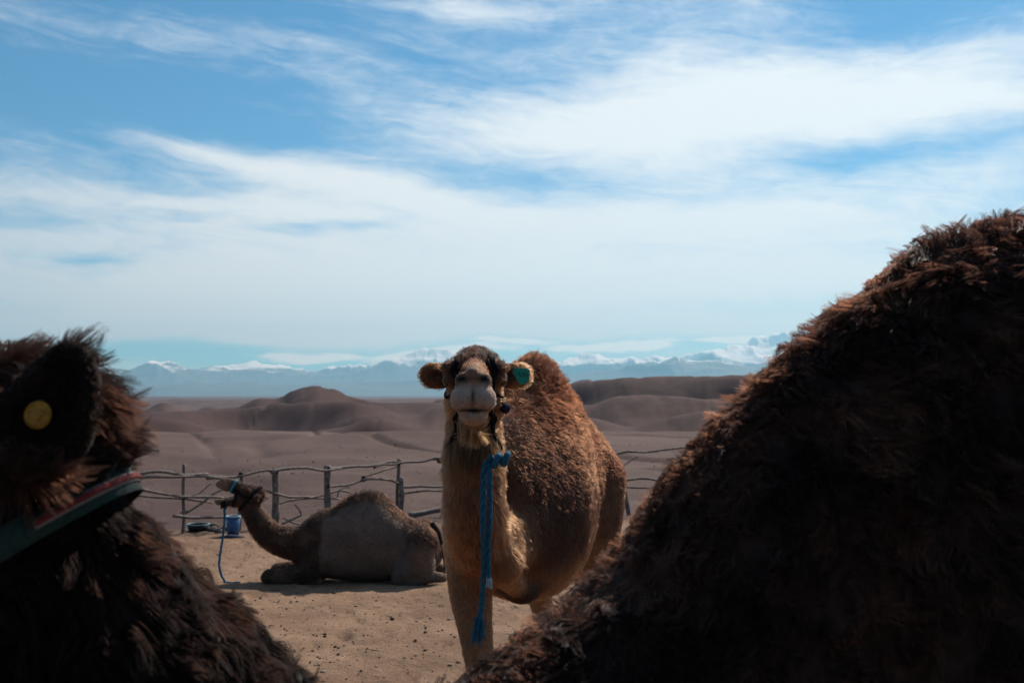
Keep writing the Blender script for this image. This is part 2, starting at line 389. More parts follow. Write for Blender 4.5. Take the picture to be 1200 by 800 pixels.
# ---- far snowy range
def mountain_mat():
    m, N, b = mat_new('mountain_rock_and_snow'); g = N.n('ShaderNodeNewGeometry'); v = g.outputs['Position']
    x, y, z = N.sep(v); n = N.noise(v, .0006, 6, .65); n2 = N.noise(v, .0022, 5, .6)
    slope = N.sep(g.outputs['Normal'])[2]
    h = N.m('ADD', z, N.m('ADD', N.m('MULTIPLY', N.m('SUBTRACT', n, .5), 1500), N.m('MULTIPLY', N.m('SUBTRACT', slope, .8), 1500)))
    rock = N.mix(n2, (.06, .055, .06), (.13, .11, .10))
    N.put(b.inputs['Base Color'], N.mix(N.ramp(h, 1250, 1560), rock, (.86, .88, .92)))
    b.inputs['Roughness'].default_value = .9; b.inputs['Specular IOR Level'].default_value = .1; return m
def build_range(name, r0, r1, prof, depth_pow, seed, mat, rough):
    na, nr = 1300, 70
    az = np.radians(np.linspace(-40, 40, na)); t = np.linspace(0, 1, nr)
    A, Tt = np.meshgrid(az, t, indexing='xy'); R = r0+(r1-r0)*Tt
    u = 600+FPX*np.tan(A); X, Y = R*np.sin(A), R*np.cos(A)
    top = hermite(u, [p[0] for p in prof], [(462-p[1])/FPX for p in prof])*((r0+r1)/2)
    shape = np.sin(np.pi*np.clip(Tt, 0, 1))**depth_pow
    wx, wy = fbm(X/4000, Y/4000, 0, 2, seed+3)*.35, fbm(X/4000, Y/4000, 5, 2, seed+4)*.35
    rid = 0; am, fq = .5, 1/4200
    for o in range(5): rid = rid + am*(1-np.abs(vnoise(X*fq+wx, Y*fq*.8+wy, o*3.3, seed+o)))**2; am *= .5; fq *= 2.1
    z = top*shape*(.50+.62*rid) + rough*shape*(rid-.6)
    Z = -45 + np.maximum(z, 0)
    V = np.stack([X, Y, Z], -1).reshape(-1, 3)
    i, j = np.meshgrid(np.arange(nr-1), np.arange(na-1), indexing='ij')
    q = np.stack([i*na+j, i*na+j+1, (i+1)*na+j+1, (i+1)*na+j], -1).reshape(-1, 4)
    o = obj(name, mesh_np(name, V, q), mat); return tag(o, kind='structure')
MM = mountain_mat()
build_range('snowy_mountains', 41000, 53000, [(-600, 425), (-100, 428), (130, 429), (180, 424), (240, 429), (300, 423), (350, 422), (420, 414), (480, 404), (530, 402), (590, 412), (640, 412), (700, 407), (750, 409), (790, 402), (830, 394), (870, 396), (910, 390), (1000, 392), (1300, 400), (1800, 415)], .8, 61, MM, 150)
build_range('mountain_foothills', 31000, 39500, [(-600, 450), (130, 447), (260, 444), (420, 445), (560, 440), (650, 438), (720, 428), (765, 414), (800, 416), (835, 408), (880, 416), (960, 424), (1300, 430), (1800, 440)], .9, 71, MM, 60)
# ------------------------------------------------------------------ camels: sculpted as implicit volumes, meshed as one continuous surface
def unit(v): v = np.asarray(v, float); return v/np.linalg.norm(v)
def resample(pts, radii, sub=4):
    pts = np.asarray(pts, float); tt = np.concatenate([[0], np.cumsum(np.linalg.norm(np.diff(pts, axis=0), axis=1))])
    T = np.concatenate([np.linspace(tt[i], tt[i+1], sub, endpoint=False) for i in range(len(tt)-1)] + [[tt[-1]]])
    return np.stack([hermite(T, tt, pts[:, i]) for i in range(3)], 1), hermite(T, tt, radii)
class Frame:
    """a local frame: o origin, x/y/z axes in world space"""
    def __init__(s, o, x, z):
        s.o = np.asarray(o, float); s.x = unit(x); z = np.asarray(z, float); s.z = unit(z-s.x*np.dot(z, s.x)); s.y = np.cross(s.z, s.x)
    def w(s, p): p = np.asarray(p, float); return s.o + p[..., 0:1]*s.x + p[..., 1:2]*s.y + p[..., 2:3]*s.z if p.ndim > 1 else s.o + p[0]*s.x + p[1]*s.y + p[2]*s.z
    def l(s, X, Y, Z):
        a, b, c = X-s.o[0], Y-s.o[1], Z-s.o[2]
        return a*s.x[0]+b*s.x[1]+c*s.x[2], a*s.y[0]+b*s.y[1]+c*s.y[2], a*s.z[0]+b*s.z[1]+c*s.z[2]
class Clay:
    def __init__(s, xs, ys, zs):
        s.ax = [np.asarray(a, np.float32) for a in (xs, ys, zs)]
        s.F = np.full([len(a) for a in s.ax], .4, np.float32)
    def region(s, lo, hi):
        sl = tuple(slice(max(0, int(np.searchsorted(a, l))-1), int(np.searchsorted(a, h))+1) for a, l, h in zip(s.ax, lo, hi))
        X, Y, Z = s.ax[0][sl[0]][:, None, None], s.ax[1][sl[1]][None, :, None], s.ax[2][sl[2]][None, None, :]
        return sl, X, Y, Z
    def blend(s, lo, hi, fn, k, sub=False):
        m = k*1.2+.02; lo, hi = np.asarray(lo)-m, np.asarray(hi)+m
        sl, X, Y, Z = s.region(lo, hi); a = s.F[sl]
        if a.size == 0: return
        d = np.broadcast_to(fn(X, Y, Z), a.shape).astype(np.float32)
        if sub:
            h = np.clip(.5-.5*(d+a)/k, 0, 1) if k > 0 else (d < -a).astype(np.float32)
            s.F[sl] = a*(1-h) + (-d)*h + k*h*(1-h)
        else:
            h = np.clip(.5+.5*(d-a)/k, 0, 1); s.F[sl] = d*(1-h)+a*h-k*h*(1-h)
    def tube(s, pts, radii, k=.04, squash=None, sub=4, cut=False):
        """tapered limb along a smooth path; squash=(axis, factor>1 makes it thinner along the axis)"""
        C, R = resample(pts, radii, sub)
        lo, hi = (C-R[:, None]*1.3).min(0), (C+R[:, None]*1.3).max(0)
        def fn(X, Y, Z):
            best = None
            for i in range(len(C)-1):
                a, b = C[i], C[i+1]; d = b-a; L2 = float(d@d)+1e-12
                px, py, pz = X-a[0], Y-a[1], Z-a[2]
                t = np.clip((px*d[0]+py*d[1]+pz*d[2])/L2, 0, 1)
                qx, qy, qz = px-t*d[0], py-t*d[1], pz-t*d[2]
                r2 = qx*qx+qy*qy+qz*qz
                if squash is not None:
                    n, f = squash; q = qx*n[0]+qy*n[1]+qz*n[2]; r2 = r2+q*q*(f*f-1)
                dd = np.sqrt(r2) - (R[i]+t*(R[i+1]-R[i]))
                best = dd if best is None else np.minimum(best, dd)
            return best
        s.blend(lo, hi, fn, k, cut)
    def ell(s, fr, c, r, k=.03, cut=False):
        """ellipsoid at local c with local radii r in frame fr"""
        w = fr.w(np.asarray(c, float)); m = max(r)
        def fn(X, Y, Z):
            a, b, cc = fr.l(X, Y, Z); a, b, cc = a-c[0], b-c[1], cc-c[2]
            k0 = np.sqrt((a/r[0])**2+(b/r[1])**2+(cc/r[2])**2); k1 = np.sqrt((a/r[0]**2)**2+(b/r[1]**2)**2+(cc/r[2]**2)**2)+1e-6
            return k0*(k0-1)/k1
        s.blend(w-m, w+m, fn, k, cut)
    def loft(s, fr, S, top, mid, bot, wid, pu, k=.08):
        """torso: along local x, with top / widest height / bottom / half width / upper exponent given at stations S (world heights)"""
        pts = [fr.w(np.array([x, y, 0])) for x in (S[0], S[-1]) for y in (-max(wid), max(wid))]
        lo, hi = np.min(pts, 0), np.max(pts, 0); lo[2], hi[2] = min(bot), max(top)
        def fn(X, Y, Z):
            a, b, c = fr.l(X, Y, Z)
            a, b = np.broadcast_arrays(a[:, :, 0], b[:, :, 0]); a, b = a[..., None], np.abs(b)[..., None]
            g = lambda v: hermite(a, S, v)
            tp, md, bt, w, p = g(top), g(mid), g(bot), np.maximum(g(wid), .01), g(pu)
            up = Z >= md; hgt = np.maximum(np.where(up, tp-md, md-bt), .01); pe = np.where(up, p, 2.2)
            q = np.abs(Z-md)/hgt
            d = (np.power(b/w, pe)+np.power(q, pe))**(1/pe)-1
            over = np.maximum(np.maximum(S[0]-a, a-S[-1]), 0)
            return d*np.minimum(w, hgt)*.9 + over
        s.blend(lo, hi, fn, k)
    def sample(s, p):
        """trilinear value of the field at world points (n,3)"""
        p = np.atleast_2d(p); ix, fr = [], []
        for d in range(3):
            i = np.clip(np.searchsorted(s.ax[d], p[:, d])-1, 0, len(s.ax[d])-2)
            ix.append(i); fr.append(np.clip((p[:, d]-s.ax[d][i])/(s.ax[d][i+1]-s.ax[d][i]), 0, 1))
        r = 0
        for a in (0, 1):
            for b in (0, 1):
                for c in (0, 1):
                    r = r + s.F[ix[0]+a, ix[1]+b, ix[2]+c]*(fr[0] if a else 1-fr[0])*(fr[1] if b else 1-fr[1])*(fr[2] if c else 1-fr[2])
        return r
    def grad(s, p, e=.006):
        p = np.atleast_2d(p); g = np.zeros_like(p)
        for d in range(3):
            o = np.zeros(3); o[d] = e; g[:, d] = s.sample(p+o)-s.sample(p-o)
        return g/(np.linalg.norm(g, axis=1)[:, None]+1e-9)
    def snap(s, p, off=0.0):
        p = np.atleast_2d(np.asarray(p, float)).copy()
        for _ in range(14): p -= s.grad(p)*(s.sample(p)-off)[:, None]*.8
        return p
    def ring(s, c, e1, e2, off, n=48, rmax=.5, start=.03):
        """closed loop around the body in the plane (e1, e2) through c"""
        e1, e2 = unit(e1), unit(e2); out = []
        rr = np.linspace(start, rmax, 160)
        for a in np.linspace(0, 2*np.pi, n, endpoint=False):
            d = math.cos(a)*e1+math.sin(a)*e2; f = s.sample(np.asarray(c)+rr[:, None]*d)
            i = int(np.argmax(f > off)); out.append(np.asarray(c)+d*rr[i if f[i] > off else -1])
        out = np.array(out)
        for _ in range(2): out = .5*out+.25*(np.roll(out, 1, 0)+np.roll(out, -1, 0))
        return out
    def mesh(s):
        F, (xs, ys, zs) = s.F, s.ax; F[0], F[-1], F[:, 0], F[:, -1], F[:, :, 0], F[:, :, -1] = (.4,)*6
        S = F < 0; cnt = np.zeros([n-1 for n in F.shape], np.int8)
        for a in (0, 1):
            for b in (0, 1):
                for c in (0, 1): cnt += S[a:a+cnt.shape[0], b:b+cnt.shape[1], c:c+cnt.shape[2]]
        mixed = (cnt > 0) & (cnt < 8); ci = np.argwhere(mixed); vid = np.full(cnt.shape, -1, np.int32); vid[mixed] = np.arange(len(ci))
        acc = np.zeros((len(ci), 3)); num = np.zeros(len(ci)); i, j, k = ci.T
        cor = lambda a, b, c: F[i+a, j+b, k+c]
        for ax in range(3):
            for p in (0, 1):
                for q in (0, 1):
                    o0 = [0, 0, 0]; o1 = [0, 0, 0]; oth = [d for d in range(3) if d != ax]
                    o0[oth[0]] = o1[oth[0]] = p; o0[oth[1]] = o1[oth[1]] = q; o1[ax] = 1
                    f0, f1 = cor(*o0), cor(*o1); m = (f0 < 0) != (f1 < 0); t = np.where(m, f0/np.where(m, f0-f1, 1), 0)
                    base = [xs[i+o0[0]], ys[j+o0[1]], zs[k+o0[2]]]
                    a_ = s.ax[ax]; ii = (i, j, k)[ax]; base[ax] = a_[ii]+t*(a_[ii+1]-a_[ii])
                    acc += np.stack(base, 1)*m[:, None]; num += m
        V = acc/num[:, None]; Q = []
        for ax in range(3):
            A = np.moveaxis(S, ax, 0); e = A[:-1] != A[1:]; vm = np.moveaxis(vid, ax, 0)
            e[:, 0], e[:, -1], e[:, :, 0], e[:, :, -1] = (False,)*4
            a, b, c = np.argwhere(e).T
            q = np.stack([vm[a, b-1, c-1], vm[a, b, c-1], vm[a, b, c], vm[a, b-1, c]], 1)
            fl = A[a, b, c] if ax != 1 else ~A[a, b, c]
            q[~fl] = q[~fl][:, ::-1]; Q.append(q)
        return V, np.concatenate(Q)

def camel_head(K, H, jaw=0.0, s=1.0, ear_dir=((-.2, .95, .10), (-.2, -.95, .10)), fine=True, lip=1.0, ears=True):
    """head in frame H: x towards the nose, y to the animal's left, z up. jaw = opening angle"""
    e = lambda c, r, k=.025, cut=False: K.ell(H, tuple(s*v for v in c), tuple(s*v for v in r), k*s, cut)
    T = lambda p, r, k=.025, sq=None, cut=False: K.tube([H.w(np.array(q)*s) for q in p], [v*s for v in r], k*s, sq, 3, cut)
    J = lambda p: (p[0]*math.cos(jaw)+(p[2]+.06)*math.sin(jaw) if p[0] > .02 else p[0], p[1], -.06-(p[0])*math.sin(jaw)+(p[2]+.06)*math.cos(jaw)) if jaw else p
    e((-.01, 0, .0), (.13, .098, .095), .03)                                     # braincase
    e((-.045, 0, .045), (.09, .072, .072), .03)                                     # poll
    T([(.02, 0, -.005), (.16, 0, -.01), (.28, 0, -.025), (.37, 0, -.04)], [.088, .068, .052, .050], .03, (H.y, 1.22))
    T([(.06, 0, .052), (.20, 0, .030), (.33, 0, .022), (.402, 0, .004)], [.032, .021, .020, .023], .022)   # nose bridge
    for y in (1, -1):
        e((.080, y*.080, .042), (.066, .034, .024), .016)                          # brow
        e((.105, y*.080, .004), (.034, .026, .026), .015)                         # eyeball bulge
        e((.05, y*.062, -.075), (.085, .040, .065), .03)                          # cheek
        e((.385, y*.032, -.013), (.040, .026, .025), .014)                         # nostril wing
        e((.402, y*.033, -.072), (.044, .038, .042), .020)                        # upper lip halves
        e((.33, y*.034, -.072), (.075, .032, .042), .03)
    T([J(p) for p in ((.04, 0, -.105), (.18, 0, -.118), (.30, 0, -.118), (.365, 0, -.118))], [.058, .046, .038, .035], .022 if jaw else .016)
    e(J((.378, 0, -.124)), (.044, .043*lip, .027), .016)                          # lower lip
    if fine:
        for y in (1, -1):
            T([(.424, y*.018, -.020), (.424, y*.036, -.010), (.400, y*.052, .010)], [.006, .012, .006], .006, None, True)   # nostril slit
        T([(.442, 0, -.026), (.456, 0, -.060), (.446, 0, -.098)], [.005, .007, .008], .006, None, True)                       # cleft lip
        if not jaw:
            T([(.385, .062, -.112), (.425, .034, -.107), (.440, 0, -.102), (.425, -.034, -.107), (.385, -.062, -.112)], [.004, .007, .016, .007, .004], .006, None, True)
    if ears:
        for d in ear_dir:
            y = 1 if d[1] > 0 else -1; d = unit(d)
            b = np.array((-.045, y*.085, .012)); tip = b+d*.088; fr = np.array((1.0, y*.1, 0.0))
            wd = unit(np.cross(d, fr))*.0
            T([tuple(b), tuple(b+d*.04), tuple(b+d*.070), tuple(tip)], [.026, .044, .044, .022], .015, (H.x, 1.9))
            f = np.array((.034, 0, -.002))
            T([tuple(b+d*.042+f), tuple(b+d*.06+f), tuple(b+d*.076+f)], [.018, .024, .014], .008, None, True)                  # the cup

FURSTAT = []
def make_fur(name, parent, V, Q, count, length, flow, color, density, radius, npts=6, clump=(.5, .012), lift=.5, curl=.25, seed=1, mat=None):
    """fur as hair curves. length/density/color/flow/lift are functions of root position (n,3) and normal (n,3)"""
    rng = np.random.default_rng(seed)
    tri = np.concatenate([Q[:, [0, 1, 2]], Q[:, [0, 2, 3]]])
    a, b, c = V[tri[:, 0]], V[tri[:, 1]], V[tri[:, 2]]
    nf = np.cross(b-a, c-a); area = np.linalg.norm(nf, axis=1)/2
    vn = np.zeros_like(V)
    for i in range(3): np.add.at(vn, tri[:, i], nf)
    vn /= np.linalg.norm(vn, axis=1)[:, None]+1e-12
    cen = (a+b+c)/3; w = area*density(cen, nf/(2*area[:, None]+1e-12)); w = np.cumsum(w); 
    def roots(n):
        t = np.searchsorted(w, rng.random(n)*w[-1]); t = np.clip(t, 0, len(tri)-1)
        r1, r2 = np.sqrt(rng.random(n)), rng.random(n)
        bc = np.stack([1-r1, r1*(1-r2), r1*r2], 1)
        p = sum(V[tri[t, i]]*bc[:, i:i+1] for i in range(3)); nn = sum(vn[tri[t, i]]*bc[:, i:i+1] for i in range(3))
        return p, nn/(np.linalg.norm(nn, axis=1)[:, None]+1e-12)
    def strands(p, nn, rnd):
        L = length(p, nn)*(1 + (.45*(rng.random(len(p))-.5) if rnd else 0))
        f = flow(p, nn); f = f-nn*np.sum(f*nn, 1)[:, None]; f /= np.linalg.norm(f, axis=1)[:, None]+1e-9
        nz = np.stack([vnoise(p[:, 0]*22, p[:, 1]*22, p[:, 2]*22, seed+k) + .8*vnoise(p[:, 0]*60, p[:, 1]*60, p[:, 2]*60, seed+7+k) for k in range(3)], 1)
        lf = (lift(p, nn) if callable(lift) else np.full(len(p), lift))[:, None]
        cu = (curl(p) if callable(curl) else np.full(len(p), curl))[:, None]
        d = f*(1-lf) + nn*lf + nz*cu + (rng.normal(0, .10, p.shape) if rnd else 0)
        d /= np.linalg.norm(d, axis=1)[:, None]
        t = np.linspace(0, 1, npts)[None, :, None]; L = L[:, None, None]
        bend = f[:, None, :]*.55 + np.array([0, 0, -.25])
        wv = np.stack([vnoise(p[:, 0]*45, p[:, 1]*45, p[:, 2]*45, seed+20+k) for k in range(3)], 1)[:, None, :]
        return p[:, None, :] + L*(d[:, None, :]*t*(1-.25*t) + bend*t*t*.35 + cu[:, None]*1.1*wv*np.sin(t*4.2)*t)
    p, nn = roots(count); X = strands(p, nn, True)
    amt, size = clump
    if amt > 0:
        tot_area = float(area.sum()); ng = int(min(count/4, max(200, np.sum(area*(density(cen, nf/(2*area[:, None]+1e-12)) > .05))/(size*size))))
        gp, gn = roots(ng); G = strands(gp, gn, False)
        kd = KDTree(ng)
        for i, q in enumerate(gp): kd.insert(q, i)
        kd.balance()
        gi = np.fromiter((kd.find(q)[1] for q in p), np.int64, len(p))
        t = np.linspace(0, 1, npts)[None, :, None]
        ka = amt*(.6+.8*rng.random(len(p)))[:, None, None]
        tw = np.clip(ka*t**.8, 0, .95)
        near = G[gi]-gp[gi][:, None, :]                                         # tuft guide
        X = X*(1-tw) + (gp[gi][:, None, :]+near + (p-gp[gi])[:, None, :]*.18)*tw
    cv = bpy.data.hair_curves.new(name); cv.add_curves([npts]*count)
    cv.points.foreach_set('position', X.astype(np.float32).ravel())
    rad = radius*(1-.75*np.linspace(0, 1, npts)**1.5)[None, :]*(.7+.6*rng.random(count))[:, None]
    cv.points.foreach_set('radius', rad.astype(np.float32).ravel())
    C = color(p, nn)*(.65+.7*rng.random(count))[:, None]
    at = cv.attributes.new('coat', 'FLOAT_COLOR', 'CURVE')
    at.data.foreach_set('color', np.concatenate([np.clip(C, 0, .95), np.ones((count, 1))], 1).astype(np.float32).ravel())
    return obj(name, cv, mat or M_FUR, parent)

def leg(K, pts, radii, foot, fdir, k=.05):
    """pts from shoulder to fetlock; foot = position of the pad on the ground"""
    K.tube(pts + [tuple(np.array(foot)+np.array((0, 0, .07)))], radii + [.052], k)
    fr = Frame(np.array(foot)+np.array(fdir)*.035, fdir, (0, 0, 1)); K.ell(fr, (0, 0, .045), (.115, .085, .05), .03)
def lerpc(a, b, t): return np.asarray(a)[None]*(1-t[:, None]) + np.asarray(b)[None]*t[:, None]
def gauss(p, c, r):
    c = np.asarray(c, float); r = np.asarray(r, float); return np.exp(-np.sum(((p-c)/r)**2, 1))
def band_mesh(loop, normal, width, thick, closed=True):
    """flat strap swept along a loop; the strap lies across the given direction"""
    L = np.asarray(loop); n = len(L); c = L.mean(0); V, q = [], []
    for i in range(n):
        a, b = (L[(i-1) % n], L[(i+1) % n]) if closed else (L[max(i-1, 0)], L[min(i+1, n-1)])
        t = unit(b-a); w = np.asarray(normal, float) if np.ndim(normal) == 1 else normal[i]
        w = unit(w-t*np.dot(w, t)); o = np.cross(t, w)
        if np.dot(o, L[i]-c) < 0: o = -o
        V += [L[i]-w*width/2, L[i]+w*width/2, L[i]+w*width/2+o*thick, L[i]-w*width/2+o*thick]
    for i in range(n if closed else n-1):
        j = (i+1) % n
        for k in range(4): q.append((i*4+k, i*4+(k+1) % 4, j*4+(k+1) % 4, j*4+k))
    if not closed: q += [(0, 1, 2, 3), tuple((n-1)*4+k for k in (3, 2, 1, 0))]
    return V, q
def rope_obj(name, pts, r, mat, parent=None, strands=3, turns=26.0, sub=10):
    """laid rope: strands twisted round each other"""
    pts = np.asarray(pts, float); tt = np.concatenate([[0], np.cumsum(np.linalg.norm(np.diff(pts, axis=0), axis=1))])
    n = max(8, int(tt[-1]/(.9*r))); T = np.linspace(0, tt[-1], n); C = np.stack([hermite(T, tt, pts[:, i]) for i in range(3)], 1)
    d = np.gradient(C, axis=0); d /= np.linalg.norm(d, axis=1)[:, None]+1e-9
    ref = np.array([1.0, .13, .07]); a1 = ref-d*(d@ref)[:, None]; a1 /= np.linalg.norm(a1, axis=1)[:, None]; a2 = np.cross(d, a1)
    V, q = [], []
    for k in range(strands):
        ph = T*turns*2*np.pi/strands + k*2*np.pi/strands
        path = C + r*.55*(np.cos(ph)[:, None]*a1+np.sin(ph)[:, None]*a2)
        v, f = tube(path, r*.58, sides=6, sub=1); q += [tuple(x+len(V) for x in g) for g in f]; V += list(v)
    return obj(name, py_mesh(name, V, q), mat, parent)
def tuft_obj(name, base, direction, length, r, mat, parent=None, n=40, seed=3, spread=.35):
    """frayed end of a rope"""
    rg = np.random.default_rng(seed); V, q = [], []
    for i in range(n):
        o = rg.normal(0, r*.5, 3); e = np.asarray(direction)*length*rg.uniform(.6, 1.05) + rg.normal(0, length*spread*.4, 3)*np.array((1, 1, .3))
        v, f = tube([base+o, base+o+e*.5, base+o*1.6+e], [.0022, .0022, .0012], sides=4, sub=2); q += [tuple(x+len(V) for x in g) for g in f]; V += list(v)
    return obj(name, py_mesh(name, V, q), mat, parent)
def ball_part(name, c, r, mat, parent, seed=1, amp=.05): return lump(name, c, (r, r, r), mat, parent, amp, seed, 14, 10)

# ---------------------------------------------------------- 1. the tan camel standing and facing us
DARK, TAN, RED, PALE = np.array((.075, .040, .030)), np.array((.52, .275, .155)), np.array((.20, .088, .052)), np.array((.48, .35, .28))
def tan_camel():
    ax = lambda *seg: np.concatenate([np.arange(a, b, st) for a, b, st in seg])
    K = Clay(ax((-.46, -.38, .012), (-.38, .12, .0052), (.12, .74, .011)), ax((3.16, 3.86, .0052), (3.86, 5.95, .012)), ax((-.03, 1.1, .013), (1.1, 1.6, .009), (1.6, 2.14, .0052)))
    A = unit((.25, .968, 0)); B = Frame((-.095, 3.93, 0), A, (0, 0, 1))
    S = [-.02, .06, .2, .38, .58, .78, .98, 1.18, 1.38, 1.56, 1.68, 1.74]
    K.loft(B, S, [1.40, 1.56, 1.68, 1.74, 1.85, 1.985, 1.955, 1.82, 1.70, 1.58, 1.42, 1.28],
           [1.26, 1.27, 1.30, 1.32, 1.33, 1.34, 1.35, 1.36, 1.36, 1.34, 1.28, 1.22], [1.14, 1.10, 1.02, .93, .88, .86, .87, .92, 1.0, 1.10, 1.14, 1.16],
           [.10, .17, .215, .27, .312, .305, .262, .27, .31, .26, .16, .03], [2, 2, 1.9, 1.8, 1.6, 1.5, 1.5, 1.6, 1.8, 2, 2, 2], .06)
    # neck
    K.tube([(-.142, 3.76, 1.83), (-.142, 3.73, 1.70), (-.14, 3.69, 1.54), (-.135, 3.68, 1.38), (-.12, 3.76, 1.26), (-.08, 3.96, 1.24), (-.02, 4.25, 1.32)],
           [.085, .096, .103, .110, .118, .145, .17], .06, (np.array((1.0, 0, 0)), 1.0))
    K.ell(B, (.02, .02, 1.20), (.15, .115, .14), .07)                                 # brisket
    H = Frame((-.136, 3.70, 1.852), (.02, -1, .018), (0, .018, 1))
    camel_head(K, H, 0, 1.05)
    # standing fore leg (camel's right) and the hobbled one, folded up and tied
    leg(K, [(-.150, 4.02, 1.36), (-.168, 3.98, 1.18), (-.160, 3.93, 1.02), (-.138, 3.91, .86), (-.120, 3.90, .72), (-.112, 3.88, .56), (-.110, 3.90, .38), (-.110, 3.90, .20)], [.11, .095, .082, .064, .055, .066, .043, .041], (-.11, 3.86, gz(-.11, 3.86)), (-.1, -1, 0))
    K.tube([(-.03, 4.12, 1.28), (-.025, 4.06, 1.21), (-.03, 3.88, 1.180), (-.035, 3.76, 1.165)], [.085, .082, .073, .066], .05)
    K.tube([(-.035, 3.76, 1.165), (-.02, 3.88, 1.105), (.015, 4.06, 1.03), (.04, 4.18, .99)], [.062, .05, .042, .05], .03)
    K.ell(Frame((.040, 4.18, .985), (.2, 1, -.1), (0, 0, 1)), (0, 0, 0), (.10, .07, .045), .03)
    # hind legs
    for sgn, fx in ((1, .02), (-1, .0)):
        b = lambda s_, t, z: tuple(B.w(np.array((s_, t*sgn, z))))
        hp = b(1.50, .12, 0); foot = (hp[0], hp[1], gz(hp[0], hp[1]))
        leg(K, [b(1.40, .17, 1.34), b(1.34, .18, 1.12), b(1.33, .17, .98), b(1.46, .145, .78), b(1.56, .13, .60), b(1.53, .12, .38), b(1.51, .12, .20)], [.17, .145, .115, .072, .058, .043, .041], foot, tuple(-A))
    K.tube([tuple(B.w(np.array((1.70, 0, 1.42)))), tuple(B.w(np.array((1.78, .01, 1.25)))), tuple(B.w(np.array((1.77, .02, 1.0))))], [.03, .02, .014], .03)
    V, Q = K.mesh()
    loc = B.w(np.array((.8, 0, 0))); loc[2] = gz(loc[0], loc[1])
    root = empty('camel', loc, 'tan dromedary with black halter, green ear tag and blue lead rope, standing', 'camel')
    hd = lambda p: np.stack(H.l(p[:, 0], p[:, 1], p[:, 2]), 1)
    def color(p, n=None):
        h = hd(p); nz = fbm(p[:, 0]*7, p[:, 1]*7, p[:, 2]*7, 3, 5)
        s_, t_, z_ = B.l(p[:, 0], p[:, 1], p[:, 2])
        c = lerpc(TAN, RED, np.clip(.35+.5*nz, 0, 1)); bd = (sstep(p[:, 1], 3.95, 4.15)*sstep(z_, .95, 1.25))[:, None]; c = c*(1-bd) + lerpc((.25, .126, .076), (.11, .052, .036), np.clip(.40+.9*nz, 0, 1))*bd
        hump = sstep(z_, 1.52, 1.86)*sstep(s_, .25, .5); c = c*(1-hump[:, None]) + (RED*.72)[None]*hump[:, None]
        sh = gauss(np.stack([s_, t_, z_], 1), (.26, -.25, 1.36), (.26, .3, .36)); sh = np.clip(sh*1.5, 0, .95)[:, None]; c = c*(1-sh)+DARK*sh  # shoulder patch: darker fur, plus the flank's shade painted into the coat
        ft = np.clip(1.6*gauss(p, (.040, 4.18, .975), (.11, .13, .06)), 0, .95)[:, None]
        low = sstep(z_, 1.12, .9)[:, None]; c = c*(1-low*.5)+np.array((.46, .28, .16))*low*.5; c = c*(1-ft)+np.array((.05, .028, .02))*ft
        ishead = (h[:, 0] > -.16)*(h[:, 2] > -.2)*(np.abs(h[:, 1]) < .24)*(p[:, 1] < 3.95)
        crown = sstep(h[:, 2], .030, .075)*(1-sstep(h[:, 0], .12, .2)); crown = crown*(np.abs(h[:, 1]) < .12)
        side = (1-sstep(h[:, 0], .13, .24))*sstep(h[:, 2], -.05, .02)*(np.abs(h[:, 1]) < .135)
        muz = sstep(h[:, 0], .27, .36)*sstep(-h[:, 2], .005, .04); nose = sstep(h[:, 0], .27, .36)*sstep(h[:, 2]+.35*np.abs(h[:, 1]), -.030, -.004)
        hc = c.copy()
        for m, cc in ((side*.85, DARK*1.2), (crown, DARK*.7), (muz*.9, PALE*.82), (nose*.8, np.array((.15, .09, .065)))): hc = hc*(1-m[:, None])+cc*m[:, None]
        q_ = h/1.05; mirr = np.stack([q_[:, 0], np.abs(q_[:, 1]), q_[:, 2]], 1)
        dk = np.clip(1.3*gauss(mirr, (.418, .038, -.008), (.030, .019, .010)) + .9*gauss(q_, (.445, 0, -.062), (.04, .006, .034)), 0, 1)[:, None]; hc = hc*(1-dk)+np.array((.018, .012, .010))*dk
        mo = gauss(h, np.array((.452, 0, -.106))*1.05, (.03, .020, .011)) + gauss(h, np.array((.425, 0, -.107))*1.05, (.04, .06, .005))
        mo = np.clip(mo*1.3, 0, 1)[:, None]; hc = hc*(1-mo)+np.array((.02, .012, .01))*mo
        return np.where(ishead[:, None] > 0, hc, c)
    def length(p, n):
        h = hd(p); s_, t_, z_ = B.l(p[:, 0], p[:, 1], p[:, 2])
        L = .020+.0*z_
        L = L + .028*sstep(z_, 1.45, 1.8)*sstep(s_, .2, .45)
        L = L - .009*sstep(z_, 1.25, 1.0)
        onneck = (p[:, 1] < 3.9)*(z_ > 1.18); L = np.where(onneck, .036, L)
        L = np.where(onneck*(z_ > 1.52)*(z_ < 1.70), .045, L)
        ish = (h[:, 0] > -.13)*(h[:, 2] > -.19)*(np.abs(h[:, 1]) < .26)*(p[:, 1] < 3.95)
        face = .016-.012*sstep(h[:, 0], .10, .30); face = np.where((h[:, 2] < -.06)*(h[:, 0] < .16), .028, face)
        face = np.where((h[:, 2] > .055)*(h[:, 0] < .12)*(np.abs(h[:, 1]) < .10), .042, face)
        face = np.where(np.abs(h[:, 1]) > .115, .024, face)
        return np.where(ish, face, L)*(1+.25*vnoise(p[:, 0]*15, p[:, 1]*15, p[:, 2]*15, 9))
